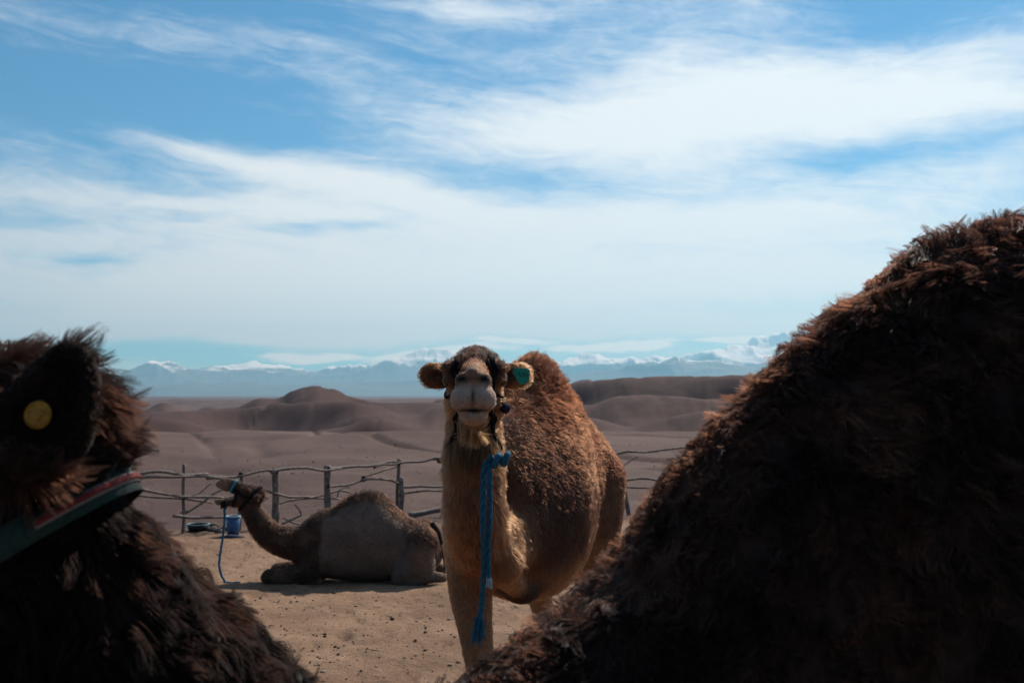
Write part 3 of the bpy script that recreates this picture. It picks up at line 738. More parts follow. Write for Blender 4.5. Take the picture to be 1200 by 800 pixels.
    def flow(p, n):
        h = hd(p); s_, t_, z_ = B.l(p[:, 0], p[:, 1], p[:, 2])
        f = A[None]*.45 + np.array((0, 0, -1.0))[None]
        up = (sstep(z_, 1.72, 1.9)*sstep(s_, .3, .5))[:, None]; f = f*(1-up)+(A*.6+np.array((0, 0, .5)))*up
        ish = ((h[:, 0] > -.13)*(h[:, 2] > -.19)*(p[:, 1] < 3.95))[:, None]
        ear = ish*(np.abs(h[:, 1]) > .11)[:, None]
        f = np.where(ish, np.array((0, .8, .0))+np.array((0, 0, -.5))*(1-sstep(h[:, 2], -.02, .05))[:, None]+np.array((0, 0, .7))*sstep(h[:, 2], .03, .07)[:, None], f)
        f = np.where(ear > 0, np.sign(h[:, 1:2])*H.y[None]+np.array((0, .2, .3)), f)
        return f
    dens = lambda p, n: (.25+.75*(p[:, 2] > .95))*np.where(p[:, 1] < 3.9, 1.7, 1.0)*(1-.5*sstep(hd(p)[:, 0], .26, .36)*(p[:, 2] > 1.6))
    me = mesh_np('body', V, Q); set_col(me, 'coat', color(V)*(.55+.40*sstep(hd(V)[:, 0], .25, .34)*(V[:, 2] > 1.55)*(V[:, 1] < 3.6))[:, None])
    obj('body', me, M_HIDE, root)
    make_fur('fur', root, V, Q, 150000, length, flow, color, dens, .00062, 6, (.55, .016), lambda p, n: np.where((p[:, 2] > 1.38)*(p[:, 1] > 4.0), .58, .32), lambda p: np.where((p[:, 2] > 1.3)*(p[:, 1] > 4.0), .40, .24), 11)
    # beard under the jaw
    beard = lambda p, n: gauss(p, (-.150, 3.60, 1.655), (.055, .10, .05))*(p[:, 1] < 3.78)
    make_fur('beard', root, V, Q, 3500, lambda p, n: np.full(len(p), .10), lambda p, n: np.tile((0.0, -.25, -1.0), (len(p), 1)), lambda p, n: np.tile((.30, .165, .088), (len(p), 1)), beard, .0006, 7, (.75, .025), .22, .12, 12)
    for y in (1, -1):
        ball_part('eye', H.w(np.array((.108, y*.094, -.006))*1.05), .019, M_EYE, root)
    # green ear tag on the camel's left ear
    c = H.w(np.array((-.055, -.185 if H.y[0] < 0 else .185, .055))*1.05)
    c = np.array(P(612, 438, 3.72))
    u_, v_ = np.array((.75, 0, .45)), np.array((-.45, 0, .75)); u_, v_ = unit(u_), unit(v_); nrm = unit((.25, -1, 0))
    sh = [(-.030, -.034), (.004, -.040), (.032, -.004), (.030, .006), (-.010, .034), (-.030, .026)]
    Vt = [c+u_*a*.95+v_*b*.95+nrm*d for d in (.0, .004) for a, b in sh]; nn = len(sh)
    qt = [tuple(range(nn))[::-1], tuple(range(nn, 2*nn))] + [(i, (i+1) % nn, nn+(i+1) % nn, nn+i) for i in range(nn)]
    tg = obj('ear_tag', py_mesh('ear_tag', Vt, qt, False), plain('green_tag_plastic', (.012, .27, .19), .35, .12, 30), root)
    ink = plain('tag_ink', (.006, .11, .08), .5, .1)
    for i, (a, b) in enumerate(((-.010, .004), (.002, -.004), (.012, -.010))):                   # faint printed strokes
        q0 = c+u_*a+v_*b+nrm*.0045
        Vb = [q0+u_*x+v_*y+nrm*z for z in (0, .0006) for x, y in ((-.003, -.009), (.002, -.009), (.003, .009), (-.002, .009))]
        obj('tag_print', py_mesh('tag_print', Vb, [(3, 2, 1, 0), (4, 5, 6, 7), (0, 1, 5, 4), (1, 2, 6, 5), (2, 3, 7, 6), (3, 0, 4, 7)], False), ink, tg)
    # ---- halter
    ha = empty('halter', tuple(H.w(np.array((.16, 0, -.16)))), 'black webbing halter buckled round the head of the standing tan camel', 'halter')
    def strap(name, pts, off=.012, w=.020):
        C, _ = resample(H.w(np.array(pts, float)*1.05), np.ones(len(pts)), 6); C = K.snap(C, off)
        t = np.gradient(C, axis=0); g = K.grad(C); wd = np.cross(g, t)
        Vb, qb = band_mesh(C, wd, w, .005, False)
        return obj(name, py_mesh(name, Vb, qb), M_BLACK, ha)
    half = [(.075, .050, .085), (.110, .062, .068), (.140, .070, .045), (.165, .076, .018), (.182, .088, -.02), (.186, .088, -.07), (.176, .074, -.125), (.165, .040, -.155), (.162, 0.0, -.165)]
    strap('noseband', half + [(a_, -b_, c_) for a_, b_, c_ in half[-2::-1]], .012, .019)
    for y in (1, -1):
        cs, _ = resample(H.w(np.array([(.180, y*.085, -.045), (.11, y*.11, -.060), (.03, y*.11, -.045), (-.05, y*.10, -.03)])*1.05), np.ones(4), 5)
        tube_obj('cheek_strap', K.snap(cs, .003), .0065, M_BLACK, ha, sub=1)
        strap('jaw_strap', [(.165, y*.075, -.12), (.12, y*.085, -.16), (.07, y*.085, -.20), (.03, y*.08, -.24)], .014, .016)
    pb = ball_part('pompom', K.snap(np.array(P(594, 479, 3.58)), .016)[0], .019, plain('navy_wool', (.012, .014, .035), .9, .5, 90, .6), ha, 4, .3)
    for q0, dv in (((.165, .082, -.13), (-.035, .01, .028)), ((.165, .08, -.145), (.012, -.01, -.05)), ((.165, -.082, -.13), (.035, .01, .022)), ((.165, -.08, -.15), (.0, -.01, -.05))):
        p0 = K.snap(H.w(np.array(q0)*1.05), .012)[0]; dv = np.array(dv)
        tube_obj('loose_cord', [p0, p0+dv*.6, p0+dv], [.006, .005, .003], M_BLACK, ha)
    # ---- lead rope: a knot at the throat, a double fall down the chest
    rp = empty('lead_rope', tuple(P(566, 748, 3.62)), 'thick blue twisted lead rope hanging down the chest of the standing tan camel', 'rope')
    K0 = np.array(P(578, 541, 3.53)); 
    rope_obj('rope_fall', [P(571, 540, 3.54), P(567, 552, 3.53), P(566, 600, 3.52), P(567, 650, 3.58), P(565, 700, 3.66), P(562, 728, 3.68)], .0108, M_ROPE, rp)
    rope_obj('rope_tail', [P(574, 543, 3.53), P(574, 556, 3.52), P(574, 610, 3.53), P(572, 650, 3.58), P(573, 676, 3.60)], .0088, M_ROPE, rp)
    tuft_obj('frayed_end', np.array(P(573, 676, 3.60)), (.05, 0, -1), .035, .007, plain('frayed_fibre', (.30, .40, .46), .9, .3), rp, 22, 5)
    tuft_obj('tassel', np.array(P(562, 726, 3.68)), (-.12, 0, -1), .085, .014, M_ROPE, rp, 70, 8, .25)
    a = np.linspace(0, 4*np.pi, 22)
    knot = [K0 + np.array((-.012+.0035*t+.0, .017*math.sin(t), .017*math.cos(t))) + np.array((.010, -.004, .006))*t/6 for t in a]
    tube_obj('knot', knot, .0115, M_ROPE, rp, sides=8, sub=3)
    lp = K.snap(np.array([K0+np.array(q) for q in ((.012, .03, .0), (.05, .10, .03), (.03, .24, .07), (-.08, .27, .08), (-.17, .16, .05), (-.16, .06, .02), (-.10, .02, .0), (-.03, .01, .0))]), .0)
    rope_obj('throat_loop', lp, .008, M_ROPE, rp)
    return K, H, B
KT, HT, BT = tan_camel()

# ---------------------------------------------------------- 2. the camel lying by the fence
def lying_camel():
    D = 11.67; g0 = gz(-1.8, D); zp = lambda v: CAM_Z+(462-v)/FPX*D; xp = lambda u: (u-600)/FPX*D
    K = Clay(np.arange(xp(242), xp(545), .012), np.arange(D-.62, D+.62, .014), np.concatenate([np.arange(g0-.06, zp(600), .012), np.arange(zp(600), zp(548), .012)]))
    B = Frame((xp(350), D, 0), (1, 0, 0), (0, 0, 1))
    us = [346, 356, 368, 380, 393, 404, 416, 430, 446, 464, 478, 490, 503, 513, 518]
    tv = [622, 611, 601, 595, 592, 584, 578, 575, 578, 592, 603, 607, 614, 626, 640]
    bv = [655, 664, 670, 673, 675, 676, 677, 677, 677, 676, 674, 672, 668, 662, 655]
    S = [xp(u)-xp(350) for u in us]
    K.loft(B, S, [zp(v) for v in tv], [zp(m) for m in (640, 640, 640, 638, 636, 634, 632, 630, 630, 632, 634, 638, 642, 645, 648)], [zp(v) for v in bv],
           [.12, .19, .24, .28, .31, .34, .36, .37, .37, .36, .33, .29, .22, .12, .03], [2, 2, 2, 2, 1.9, 1.7, 1.6, 1.5, 1.55, 1.7, 1.9, 2, 2, 2, 2], .05)
    C = lambda u, v, y=0.0: (xp(u), D+y, zp(v))
    K.tube([C(382, 630), C(350, 635), C(330, 632), C(315, 622), C(303, 606), C(294, 592), C(288, 582)], [.24, .185, .165, .15, .135, .115, .095], .05, (np.array((0, 1.0, 0)), 1.2))
    H = Frame(C(298, 579), (-.875, 0, .485), (.485, 0, .875))
    camel_head(K, H, .42, .98, ((-.5, .75, .25), (-.5, -.75, .25)), False)
    for y in (-.22, .20):                                                       # folded fore legs, knees forward
        K.tube([C(384, 645, y), C(372, 664, y), C(340, 668, y), C(324, 669, y)], [.13, .105, .085, .085], .03)
        K.tube([C(324, 669, y), C(345, 673, y*1.08), C(380, 674, y*1.1)], [.075, .055, .05], .03)
    for y in (-.27, .25):                                                       # folded hind legs
        K.tube([C(497, 630, y), C(486, 655, y), C(472, 669, y*1.08)], [.19, .17, .085], .04)
        K.tube([C(494, 640, y), C(500, 657, y*1.05), C(492, 670, y*1.1)], [.15, .13, .07], .04)
        K.tube([C(472, 671, y*1.1), C(492, 672, y*1.18), C(508, 668, y*1.15)], [.065, .062, .06], .03)
        K.tube([C(506, 668, y*1.1), C(514, 668, y*1.1), C(522, 669, y*1.05)], [.055, .060, .050], .03)
    for y in (-.40, .38): K.tube([C(464, 670, y), C(470, 652, y), C(480, 634, y*.97), C(487, 620, y*.85)], [.022, .024, .022, .012], .03, None, 4, True)
    V, Q = K.mesh(); V[:, 2] = np.maximum(V[:, 2], ground_z(V[:, 0], V[:, 1])-.02)
    root = empty('camel', (xp(430), D, g0), 'grey brown dromedary lying on the sand by the fence, braying with open mouth', 'camel')
    def color(p, n=None):
        u = 600+p[:, 0]/D*FPX; v = 462-(p[:, 2]-CAM_Z)/D*FPX; nz = fbm(p[:, 0]*6, p[:, 1]*6, p[:, 2]*6, 3, 15)
        shorn = lerpc((.17, .115, .092), (.24, .165, .13), np.clip(.5+.6*nz, 0, 1)); wool = lerpc((.085, .050, .038), (.16, .09, .06), np.clip(.4+.6*nz, 0, 1))
        w = 1-sstep(u, 381, 386)
        top = np.interp(u, us, tv); w = np.maximum(w, (1-sstep(v-top, 6, 13))*(u > 380))
        w = np.maximum(w, sstep(u, 470, 484)*(1-sstep(v, 615, 640)))
        c = shorn*(1-w[:, None])+wool*w[:, None]
        h = np.stack(H.l(p[:, 0], p[:, 1], p[:, 2]), 1); m = (sstep(h[:, 0], .22, .36)*(u < 300))[:, None]; c = c*(1-m)+np.array((.30, .19, .135))*m
        k = ((h[:, 0] < .02)*(u < 312)*(h[:, 2] > 0))[:, None]; return np.where(k, np.array((.07, .042, .032)), c)
    length = lambda p, n: .012+.026*(np.minimum(1, np.maximum(color(p)[:, 0] < .13, 0)))+.03*gauss(p, C(430, 577), (.45, .3, .09))
    me = mesh_np('body', V, Q); set_col(me, 'coat', color(V)*.7); obj('body', me, M_HIDE, root)
    make_fur('fur', root, V, Q, 45000, length, lambda p, n: np.tile((.5, 0, -.8), (len(p), 1)), color, lambda p, n: 1.0*(p[:, 2] > g0+.04), .0011, 5, (.5, .03), lambda p, n: np.where(p[:, 2] > zp(592), .65, .35), .35, 31)
    # tail with a dark tuft
    tl = tube_obj('tail', [C(507, 611, -.02), C(515, 622, -.05), C(520, 636, -.06), C(522.5, 652, -.06), C(523, 662, -.06)], [.035, .032, .030, .026, .012], plain('dark_tail_hair', (.03, .02, .016), .9, .4, 60, .5), root)
    for y in (1, -1): ball_part('eye', H.w(np.array((.112, y*.098, -.002))*.98), .017, M_EYE, root)
    ha = empty('halter', C(275, 590, 0), 'teal and dark cord halter on the head of the lying camel', 'halter')
    nb = K.ring(H.w(np.array((.235, 0, -.045))), H.y, unit(H.z+H.x*.1), .014, 30, .24); Vb, qb = band_mesh(nb, H.x, .028, .01); obj('noseband', py_mesh('noseband', Vb, qb), M_TEAL, ha)
    hb = K.ring(H.w(np.array((-.005, 0, -.02))), H.y, unit(H.z-H.x*.25), .016, 30, .26); Vb, qb = band_mesh(hb, H.x, .03, .012); obj('head_band', py_mesh('head_band', Vb, qb), M_BLACK, ha)
    for y in (1, -1):
        cs, _ = resample(H.w(np.array([(.235, y*.075, -.03), (.13, y*.11, -.05), (.0, y*.11, -.03)])), np.ones(3), 5); cs = K.snap(cs, .014)
        tube_obj('cheek_cord', cs, .011, M_BLACK, ha)
        cs, _ = resample(H.w(np.array([(.23, y*.065, -.07), (.17, y*.08, -.14), (.12, y*.03, -.21)])), np.ones(3), 5)
        tube_obj('jaw_cord', K.snap(cs, .014), .010, M_BLACK, ha)
    lump('cord_knot', C(266, 590, -.04), (.045, .04, .05), M_BLACK, ha, .35, 3)
    rp = empty('lead_rope', tuple(on_ground(264, 684)), 'blue lead rope dangling from the chin of the lying camel to the sand', 'rope')
    e = on_ground(264, 682)
    rope_obj('rope_fall', [C(267, 592, -.06), C(268, 606, -.08), C(267, 625, -.10), (xp(265.5), D-.18, zp(655)), (e.x, e.y, e.z+.012), (e.x+.03, e.y-.07, e.z+.012), (e.x+.12, e.y-.10, e.z+.012), (e.x+.18, e.y-.05, e.z+.012)], .013, M_ROPE, rp, 3, 10)
lying_camel()

# ---------------------------------------------------------- 3. the dark camel right in front of us, side on
def dark_camel():
    O = np.array((-.218, 1.5, 0)); A = unit((.952, .305, 0)); B = Frame(O, A, (0, 0, 1))
    def ridge(u, v):
        k = (u-600)/FPX; s_ = (k*O[1]-O[0])/(A[0]-k*A[1]); Y = O[1]+s_*A[1]; return s_, P(u, v, Y).z
    pr = [ridge(u, v) for u, v in ((440, 822), (520, 800), (600, 742), (700, 662), (750, 612), (800, 533), (850, 472), (900, 417), (1000, 330), (1100, 258), (1160, 240), (1230, 232))]
    fl = .040
    S = [-.10, 0.0] + [a for a, _ in pr[1:]] + [1.32, 1.48, 1.62, 1.76, 1.88, 1.94]
    top = [1.24, pr[0][1]-fl] + [z-fl for _, z in pr[1:]] + [pr[-1][1]-.075, 1.90, 1.76, 1.62, 1.46, 1.30]
    mid = list(np.interp(S, [-.1, .3, .8, 1.5, 1.94], [1.14, 1.20, 1.26, 1.28, 1.22]))
    bot = list(np.interp(S, [-.1, .2, .6, 1.2, 1.6, 1.94], [1.04, .96, .90, .92, 1.02, 1.14]))
    wid = list(np.interp(S, [-.1, .05, .2, .45, .8, 1.2, 1.5, 1.7, 1.86, 1.94], [.10, .17, .23, .31, .37, .38, .36, .28, .15, .03]))
    pu = list(np.interp(S, [-.1, .2, .6, 1.0, 1.3, 1.7], [2, 1.8, 1.6, 1.55, 1.55, 2]))
    ax = lambda *seg: np.concatenate([np.arange(a, b, st) for a, b, st in seg])
    K = Clay(ax((-1.20, -.86, .012), (-.86, -.42, .0065), (-.42, 1.78, .014)), ax((1.02, 1.50, .0075), (1.50, 2.65, .015)), ax((-.03, 1.2, .016), (1.2, 1.62, .012), (1.62, 1.98, .007), (1.98, 2.2, .013)))
    K.loft(B, S, top, mid, bot, wid, pu, .06)
    K.tube([(-.64, 1.345, 1.72), (-.635, 1.355, 1.62), (-.592, 1.365, 1.50), (-.505, 1.385, 1.35), (-.395, 1.415, 1.19), (-.28, 1.465, 1.08), (-.05, 1.54, 1.03), (.2, 1.63, 1.10)],
           [.098, .114, .145, .178, .205, .215, .21, .21], .06, (np.array((-.3, .95, 0)), 1.15))
    H = Frame((-.690, 1.335, 1.735), (-1, -.10, -.02), (0, 0, 1))
    camel_head(K, H, 0, 1.0, ears=False)
    # near ear, turned to us, big soft cup
    E = Frame((-.575, 1.205, 1.745), (.15, -.96, .12), (.22, .10, 1))           # x = opening direction (to us), z = up along the ear
    K.ell(E, (.0, .0, .015), (.022, .062, .070), .012); K.ell(E, (.0, .012, .065), (.020, .042, .062), .02)
    K.ell(E, (.030, .002, .020), (.031, .048, .058), .006, True); K.ell(E, (.030, .012, .066), (.030, .030, .048), .006, True)
    E2 = Frame((-.690, 1.440, 1.755), (.15, .96, .12), (-.10, -.10, 1)); K.ell(E2, (0, 0, .02), (.022, .052, .075), .012); K.ell(E2, (.03, 0, .02), (.03, .038, .056), .008, True)
    for sgn in (1, -1):
        b = lambda s_, t, z: tuple(B.w(np.array((s_, t*sgn, z))))
        fp = b(.20, .16, 0); leg(K, [b(.34, .15, 1.16), b(.27, .17, 1.06), b(.23, .17, .96), b(.21, .17, .78), b(.20, .165, .56), b(.205, .16, .36), b(.20, .16, .2)], [.12, .105, .09, .062, .068, .044, .042], (fp[0], fp[1], gz(fp[0], fp[1])), tuple(-A))
        hp = b(1.68, .15, 0); leg(K, [b(1.60, .19, 1.30), b(1.54, .20, 1.12), b(1.53, .19, .96), b(1.65, .165, .78), b(1.74, .15, .60), b(1.71, .15, .38), b(1.69, .15, .20)], [.18, .15, .12, .074, .06, .044, .042], (hp[0], hp[1], gz(hp[0], hp[1])), tuple(-A))
    K.tube([tuple(B.w(np.array((1.90, 0, 1.45)))), tuple(B.w(np.array((1.98, .01, 1.25)))), tuple(B.w(np.array((1.97, .02, 1.0))))], [.03, .02, .014], .03)
    V, Q = K.mesh()
    loc = B.w(np.array((.8, 0, 0))); loc[2] = gz(loc[0], loc[1])
    root = empty('camel', loc, 'big dark brown shaggy dromedary wearing a green collar and yellow ear tag', 'camel')
    # collar plane, round the top of the neck
    cc = np.array((-.630, 1.354, 1.615)); cn = unit(np.array((-.54, .0, .84))); e1 = unit(np.cross(cn, (0, 1, 0))); e2 = np.cross(cn, e1)
    def loc_(p): return np.stack(B.l(p[:, 0], p[:, 1], p[:, 2]), 1)
    def inear(p):
        a, b, c = E.l(p[:, 0], p[:, 1], p[:, 2]); return (np.abs(a) < .035)*(np.abs(b) < .07)*(c > -.02)*(c < .13)
    def color(p, n=None):
        nz = fbm(p[:, 0]*9, p[:, 1]*9, p[:, 2]*9, 3, 25)
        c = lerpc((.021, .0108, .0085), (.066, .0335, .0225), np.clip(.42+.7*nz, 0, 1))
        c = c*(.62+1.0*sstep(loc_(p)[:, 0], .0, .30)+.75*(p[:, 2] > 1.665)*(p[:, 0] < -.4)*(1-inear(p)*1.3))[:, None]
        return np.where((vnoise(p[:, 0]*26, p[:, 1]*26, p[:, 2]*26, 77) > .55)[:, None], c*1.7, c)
    def length(p, n):
        q = loc_(p); L = np.full(len(p), .030)
        up = sstep(p[:, 2], 1.1, 1.4); L = L*.5+L*.5*up + .009*sstep(p[:, 2], 1.5, 1.9)*(q[:, 0] > .3)
        nk = (q[:, 0] < .12)*(p[:, 2] > 1.0); L = np.where(nk, .048, L)
        hd_ = (p[:, 2] > 1.67)*(p[:, 0] < -.42); back = sstep(p[:, 0], -.76, -.62)
        L = np.where(hd_, .032+.030*back, L)
        d = (p-cc)@cn; L = L*(1-.72*np.exp(-(d/.030)**2)*(p[:, 0] < -.40)*(p[:, 2] > 1.4))
        L = np.where(inear(p) > 0, .008, L); h = np.stack(H.l(p[:, 0], p[:, 1], p[:, 2]), 1); L = np.where((h[:, 0] > .14)*(p[:, 0] < -.7), .010, L)
        return L*(1+.3*vnoise(p[:, 0]*18, p[:, 1]*18, p[:, 2]*18, 19))
    def flow(p, n):
        q = loc_(p); f = np.tile(A*.35+np.array((0, 0, -1.0)), (len(p), 1))
        t = np.stack([vnoise(p[:, 0]*10, p[:, 1]*10, p[:, 2]*10, 61+k) for k in range(3)], 1); f = f + t*.9
        nk = ((q[:, 0] < .10)*(p[:, 2] > 1.0))[:, None]; f = np.where(nk, np.array((.65, .0, -.75))+t*.3, f)
        hd_ = ((p[:, 2] > 1.66)*(p[:, 0] < -.42))[:, None]; f = np.where(hd_, np.array((.9, 0, .10))+t*.3, f)
        return f
    def dens(p, n):
        q = loc_(p); return np.where(p[:, 2] < 1.0, .10, np.where(q[:, 0] > 1.35, .25, 1.0))*np.where(q[:, 1] > .22, .35, 1.0)*np.where(p[:, 0] < -.95, .3, 1.0)*np.where(inear(p) > 0, 1.6, 1.0)*np.where((q[:, 0] < .1)*(p[:, 2] > 1), 1.5, 1.0)
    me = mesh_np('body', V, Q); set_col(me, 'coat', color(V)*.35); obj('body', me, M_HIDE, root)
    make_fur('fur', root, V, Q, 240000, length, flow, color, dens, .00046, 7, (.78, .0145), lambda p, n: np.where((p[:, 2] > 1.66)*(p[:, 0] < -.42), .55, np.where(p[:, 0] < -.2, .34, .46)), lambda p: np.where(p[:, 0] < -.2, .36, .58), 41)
    for y in (1, -1): ball_part('eye', H.w(np.array((.112, y*.098, -.002))), .019, M_EYE, root)
    # yellow button tag in the ear
    my = plain('yellow_tag_plastic', (.30, .15, .014), .5, .35, 160)
    tc = K.snap(E.w(np.array((.0, -.004, .030))), .004)[0]; d = unit(E.x)
    tg = disc('ear_tag', tc+d*.001, d, .0155, .004, my, root)
    disc('tag_boss', tc+d*.005, d, .0065, .005, my, tg); ring_part('tag_rim', tc+d*.005, d, .0125, .0016, my, tg)
    # collar
    ct = empty('collar', tuple(cc), 'green woven collar with red and white stripe round the dark camel neck', 'collar')
    lo = K.ring(cc, e1, e2, .015, 64, .30)
    Vb, qb = band_mesh(lo, cn, .038, .003); obj('band', py_mesh('band', Vb, qb), plain('green_webbing', (.012, .034, .032), .85, .3, 140, .4), ct)
    n = len(lo); c0 = lo.mean(0)
    # the stripe is stitched over the near half only
    vis = [i for i in range(n) if .035 < (lo[i]-c0)@np.array((1.0, 0, 0)) and (lo[i]-c0)[1] < .06]
    st = sorted(vis, key=lambda i: (lo[i]-c0)[0]-(lo[i]-c0)[1]*.0)
    # keep them in loop order
    gaps = [i for i in range(len(vis)) if (vis[i]-vis[i-1]) % n > 1]; k0 = gaps[0] if gaps else 0; vis = vis[k0:]+vis[:k0]
    path = lo[vis]; outw = path-c0; outw -= cn*(outw@cn)[:, None]; outw /= np.linalg.norm(outw, axis=1)[:, None]
    for nm, w, off, mt in (('white_edging', .0135, .0035, plain('white_braid', (.20, .165, .155), .85, .2, 200, .4)), ('red_stripe', .0075, .0068, plain('red_braid', (.15, .018, .02), .85, .35, 200, .4))):
        Vb, qb = band_mesh(path+outw*off, cn, w, .003, False); obj(nm, py_mesh(nm, Vb, qb), mt, ct)
    return K, B
def disc(name, c, n, r, t, mat, parent):
    f = Frame(c, n, (0, .3, 1) if abs(n[2]) < .9 else (1, 0, 0)); k = 28; V, q = [], []
    prof = [(0, 0), (r, 0), (r, t*.7), (r*.9, t), (0, t)]
    for (rr, h) in prof:
        for i in range(k): a = 2*math.pi*i/k; V.append(f.w(np.array((h, rr*math.cos(a), rr*math.sin(a)*1.1))))
    for j in range(len(prof)-1):
        for i in range(k): q.append((j*k+i, j*k+(i+1) % k, (j+1)*k+(i+1) % k, (j+1)*k+i))
    return obj(name, py_mesh(name, V, q, False), mat, parent)
def ring_part(name, c, n, r, t, mat, parent):
    f = Frame(c, n, (0, .3, 1)); a = np.linspace(0, 2*np.pi, 29)
    return tube_obj(name, [f.w(np.array((0, r*math.cos(x), r*math.sin(x)*1.1))) for x in a], t, mat, parent, sides=5, sub=1, caps=False)
KD, BD = dark_camel()

# ------------------------------------------------------------------ fence of rough poles
FENCE = empty('fence', tuple(on_ground(384, 606)), 'rickety rail fence of weathered branches and posts tied with dark rubber', 'fence')
def post(u, vt, D, r, lean=0.0, vb=None, r2=None, seed=0):
    t = P(u, vt, D); bx = t.x-lean; bz = gz(bx, D)
    tube_obj('post', [(bx, D, bz-.15), ((bx*2+t.x)/3, D+.01, bz+(t.z-bz)*.33), ((bx+t.x*2)/3, D-.01, bz+(t.z-bz)*.66), tuple(t)], [r*1.1, r, r*.98, (r2 or r*.92)], M_WOOD, FENCE, sides=9, wob=.012, seed=seed)
def FD(u): return float(np.interp(u, [100, 162, 216, 323, 384, 467, 520, 725, 800, 900], [16.3, 16.5, 16.9, 17.9, 18.7, 19.9, 20.3, 20.6, 20.8, 21]))
def rail(pts, r, seed=0, off=-.05, r1=None, name='rail', wob=.045):
    tube_obj(name, [tuple(P(u, v, FD(u)+off)) for u, v in pts], list(np.linspace(r, r1 or r*.8, len(pts))), M_WOOD, FENCE, sides=7, wob=wob, seed=seed)
def tie(u, v, r=.055, seed=0): 
    lump('rubber_tie', tuple(P(u, v, FD(u)-.04)), (r, r*.9, r*1.1), M_RUBBER, FENCE, .4, seed)
post(216, 544, 16.9, .030, 0, seed=1); post(323, 550, 17.9, .068, .0, seed=2); post(384, 546, 18.7, .072, -.02, seed=3); post(467, 537, 19.9, .040, .03, seed=4)
post(471, 560, 19.75, .055, .02, seed=8); post(719, 533, 20.6, .045, -.34, seed=5); post(130, 548, 16.4, .04, 0, seed=6); post(590, 536, 20.4, .05, .0, seed=7); post(840, 530, 20.9, .05, 0, seed=9)
post(283, 556, 17.5, .035, .02, seed=10)
rail([(60, 556), (120, 555), (162, 556), (200, 555), (245, 556)], .034, 1); rail([(150, 560), (200, 558), (240, 557.5), (268, 558)], .028, 2, -.09)
rail([(240, 558), (275, 557), (300, 553), (323, 552)], .030, 3, -.08); rail([(316, 553), (345, 550), (384, 548.5), (400, 549)], .030, 4, -.08)
rail([(380, 550), (410, 549), (440, 545), (467, 541)], .028, 5); rail([(440, 549), (455, 545), (480, 539), (517, 538)], .027, 6, -.08); rail([(505, 538), (560, 536), (620, 534), (700, 532), (740, 531), (800, 526.5), (860, 524)], .027, 7, -.08)
rail([(150, 573), (195, 580), (215, 584), (262, 585)], .027, 8); rail([(200, 603), (232, 605), (268, 603)], .028, 9); rail([(110, 576), (200, 583), (250, 588)], .022, 10, .08)
rail([(262, 585), (290, 577), (305, 574), (318, 577), (345, 583), (362, 583)], .028, 11); rail([(355, 584), (380, 580), (410, 576)], .022, 12, .06)
rail([(322, 590), (350, 586), (384, 585), (400, 585)], .020, 13, .07); rail([(218, 600), (240, 585), (262, 576), (275, 569)], .020, 14, .10); rail([(208, 582), (235, 577), (252, 567)], .014, 15, .12)
rail([(388, 570), (405, 568), (420, 562), (432, 560)], .024, 16); rail([(424, 561), (440, 560), (455, 561), (466, 566)], .027, 17, -.08); rail([(468, 569), (490, 569), (517, 571), (560, 572)], .026, 18); rail([(470, 577), (495, 576), (520, 575), (570, 577)], .024, 19, .07)
rail([(425, 561), (440, 555), (470, 543)], .020, 20, .06); rail([(331, 611), (345, 606), (352, 603), (349, 596), (345, 592)], .020, 21, -.06, .012); rail([(331, 608), (345, 611), (360, 613)], .018, 22, .05)
rail([(480, 604), (500, 600), (521, 596)], .060, 23, -.2, .05, 'log', .01); rail([(500, 611), (512, 604), (522, 600)], .026, 24, -.1); rail([(394, 583), (396, 576), (404, 571)], .014, 25, .02)
rail([(722, 561), (745, 561), (790, 562), (850, 560)], .026, 26); rail([(716, 573), (745, 572), (790, 571), (850, 573)], .022, 27, .07); rail([(700, 607), (730, 607), (790, 606)], .022, 28)
rail([(724, 550), (735, 543), (748, 536)], .014, 29, .06); rail([(560, 572), (640, 574), (722, 573)], .024, 30)
for i, (u, v, r) in enumerate(((283, 556, .05), (319, 552, .05), (323, 553, .04), (467, 542, .055), (471, 580, .06), (515, 539, .055), (719, 541, .07), (723, 575, .06), (384, 549, .05), (426, 561, .05), (216, 557, .035), (216, 583, .035), (384, 569, .045))): tie(u, v, r, i)
tube_obj('rubber_strap', [tuple(P(u, v, FD(u)-.09)) for u, v in ((718, 534), (722, 541), (721, 548))], .05, M_RUBBER, FENCE, sides=7, wob=.02)

# ---- bucket and basin by the fence
def vessel(name, label, cat, c, prof, mat, inner, k=26, handle=None):
    root = empty(name, tuple(c), label, cat); V, q = [], []
    for (r, h) in prof:
        for i in range(k): a = 2*math.pi*i/k; V.append((c[0]+r*math.cos(a), c[1]+r*math.sin(a), c[2]+h))
    for j in range(len(prof)-1):
        for i in range(k): q.append((j*k+i, j*k+(i+1) % k, (j+1)*k+(i+1) % k, (j+1)*k+i))
    obj('shell', py_mesh('shell', V, q), mat, root)
    r, h = inner[0], inner[1]
    Vr = [(c[0]+(r+s*.012)*math.cos(2*math.pi*i/k), c[1]+(r+s*.012)*math.sin(2*math.pi*i/k), c[2]+h+t) for s, t in ((-1, 0), (1, 0), (1, .016), (-1, .016)) for i in range(k)]
    qr = [(j*k+i, j*k+(i+1) % k, ((j+1) % 4)*k+(i+1) % k, ((j+1) % 4)*k+i) for j in range(4) for i in range(k)]
    obj('rim', py_mesh('rim', Vr, qr), inner[2], root); return root
g = on_ground(273, 628); sc_ = g.y/FPX
M_BLUE = plain('blue_plastic', (.03, .09, .20), .45, .2, 20); M_PALE = plain('pale_plastic_rim', (.30, .42, .50), .4, .15, 20); M_DK = plain('black_rubber', (.012, .013, .015), .6, .3, 20)
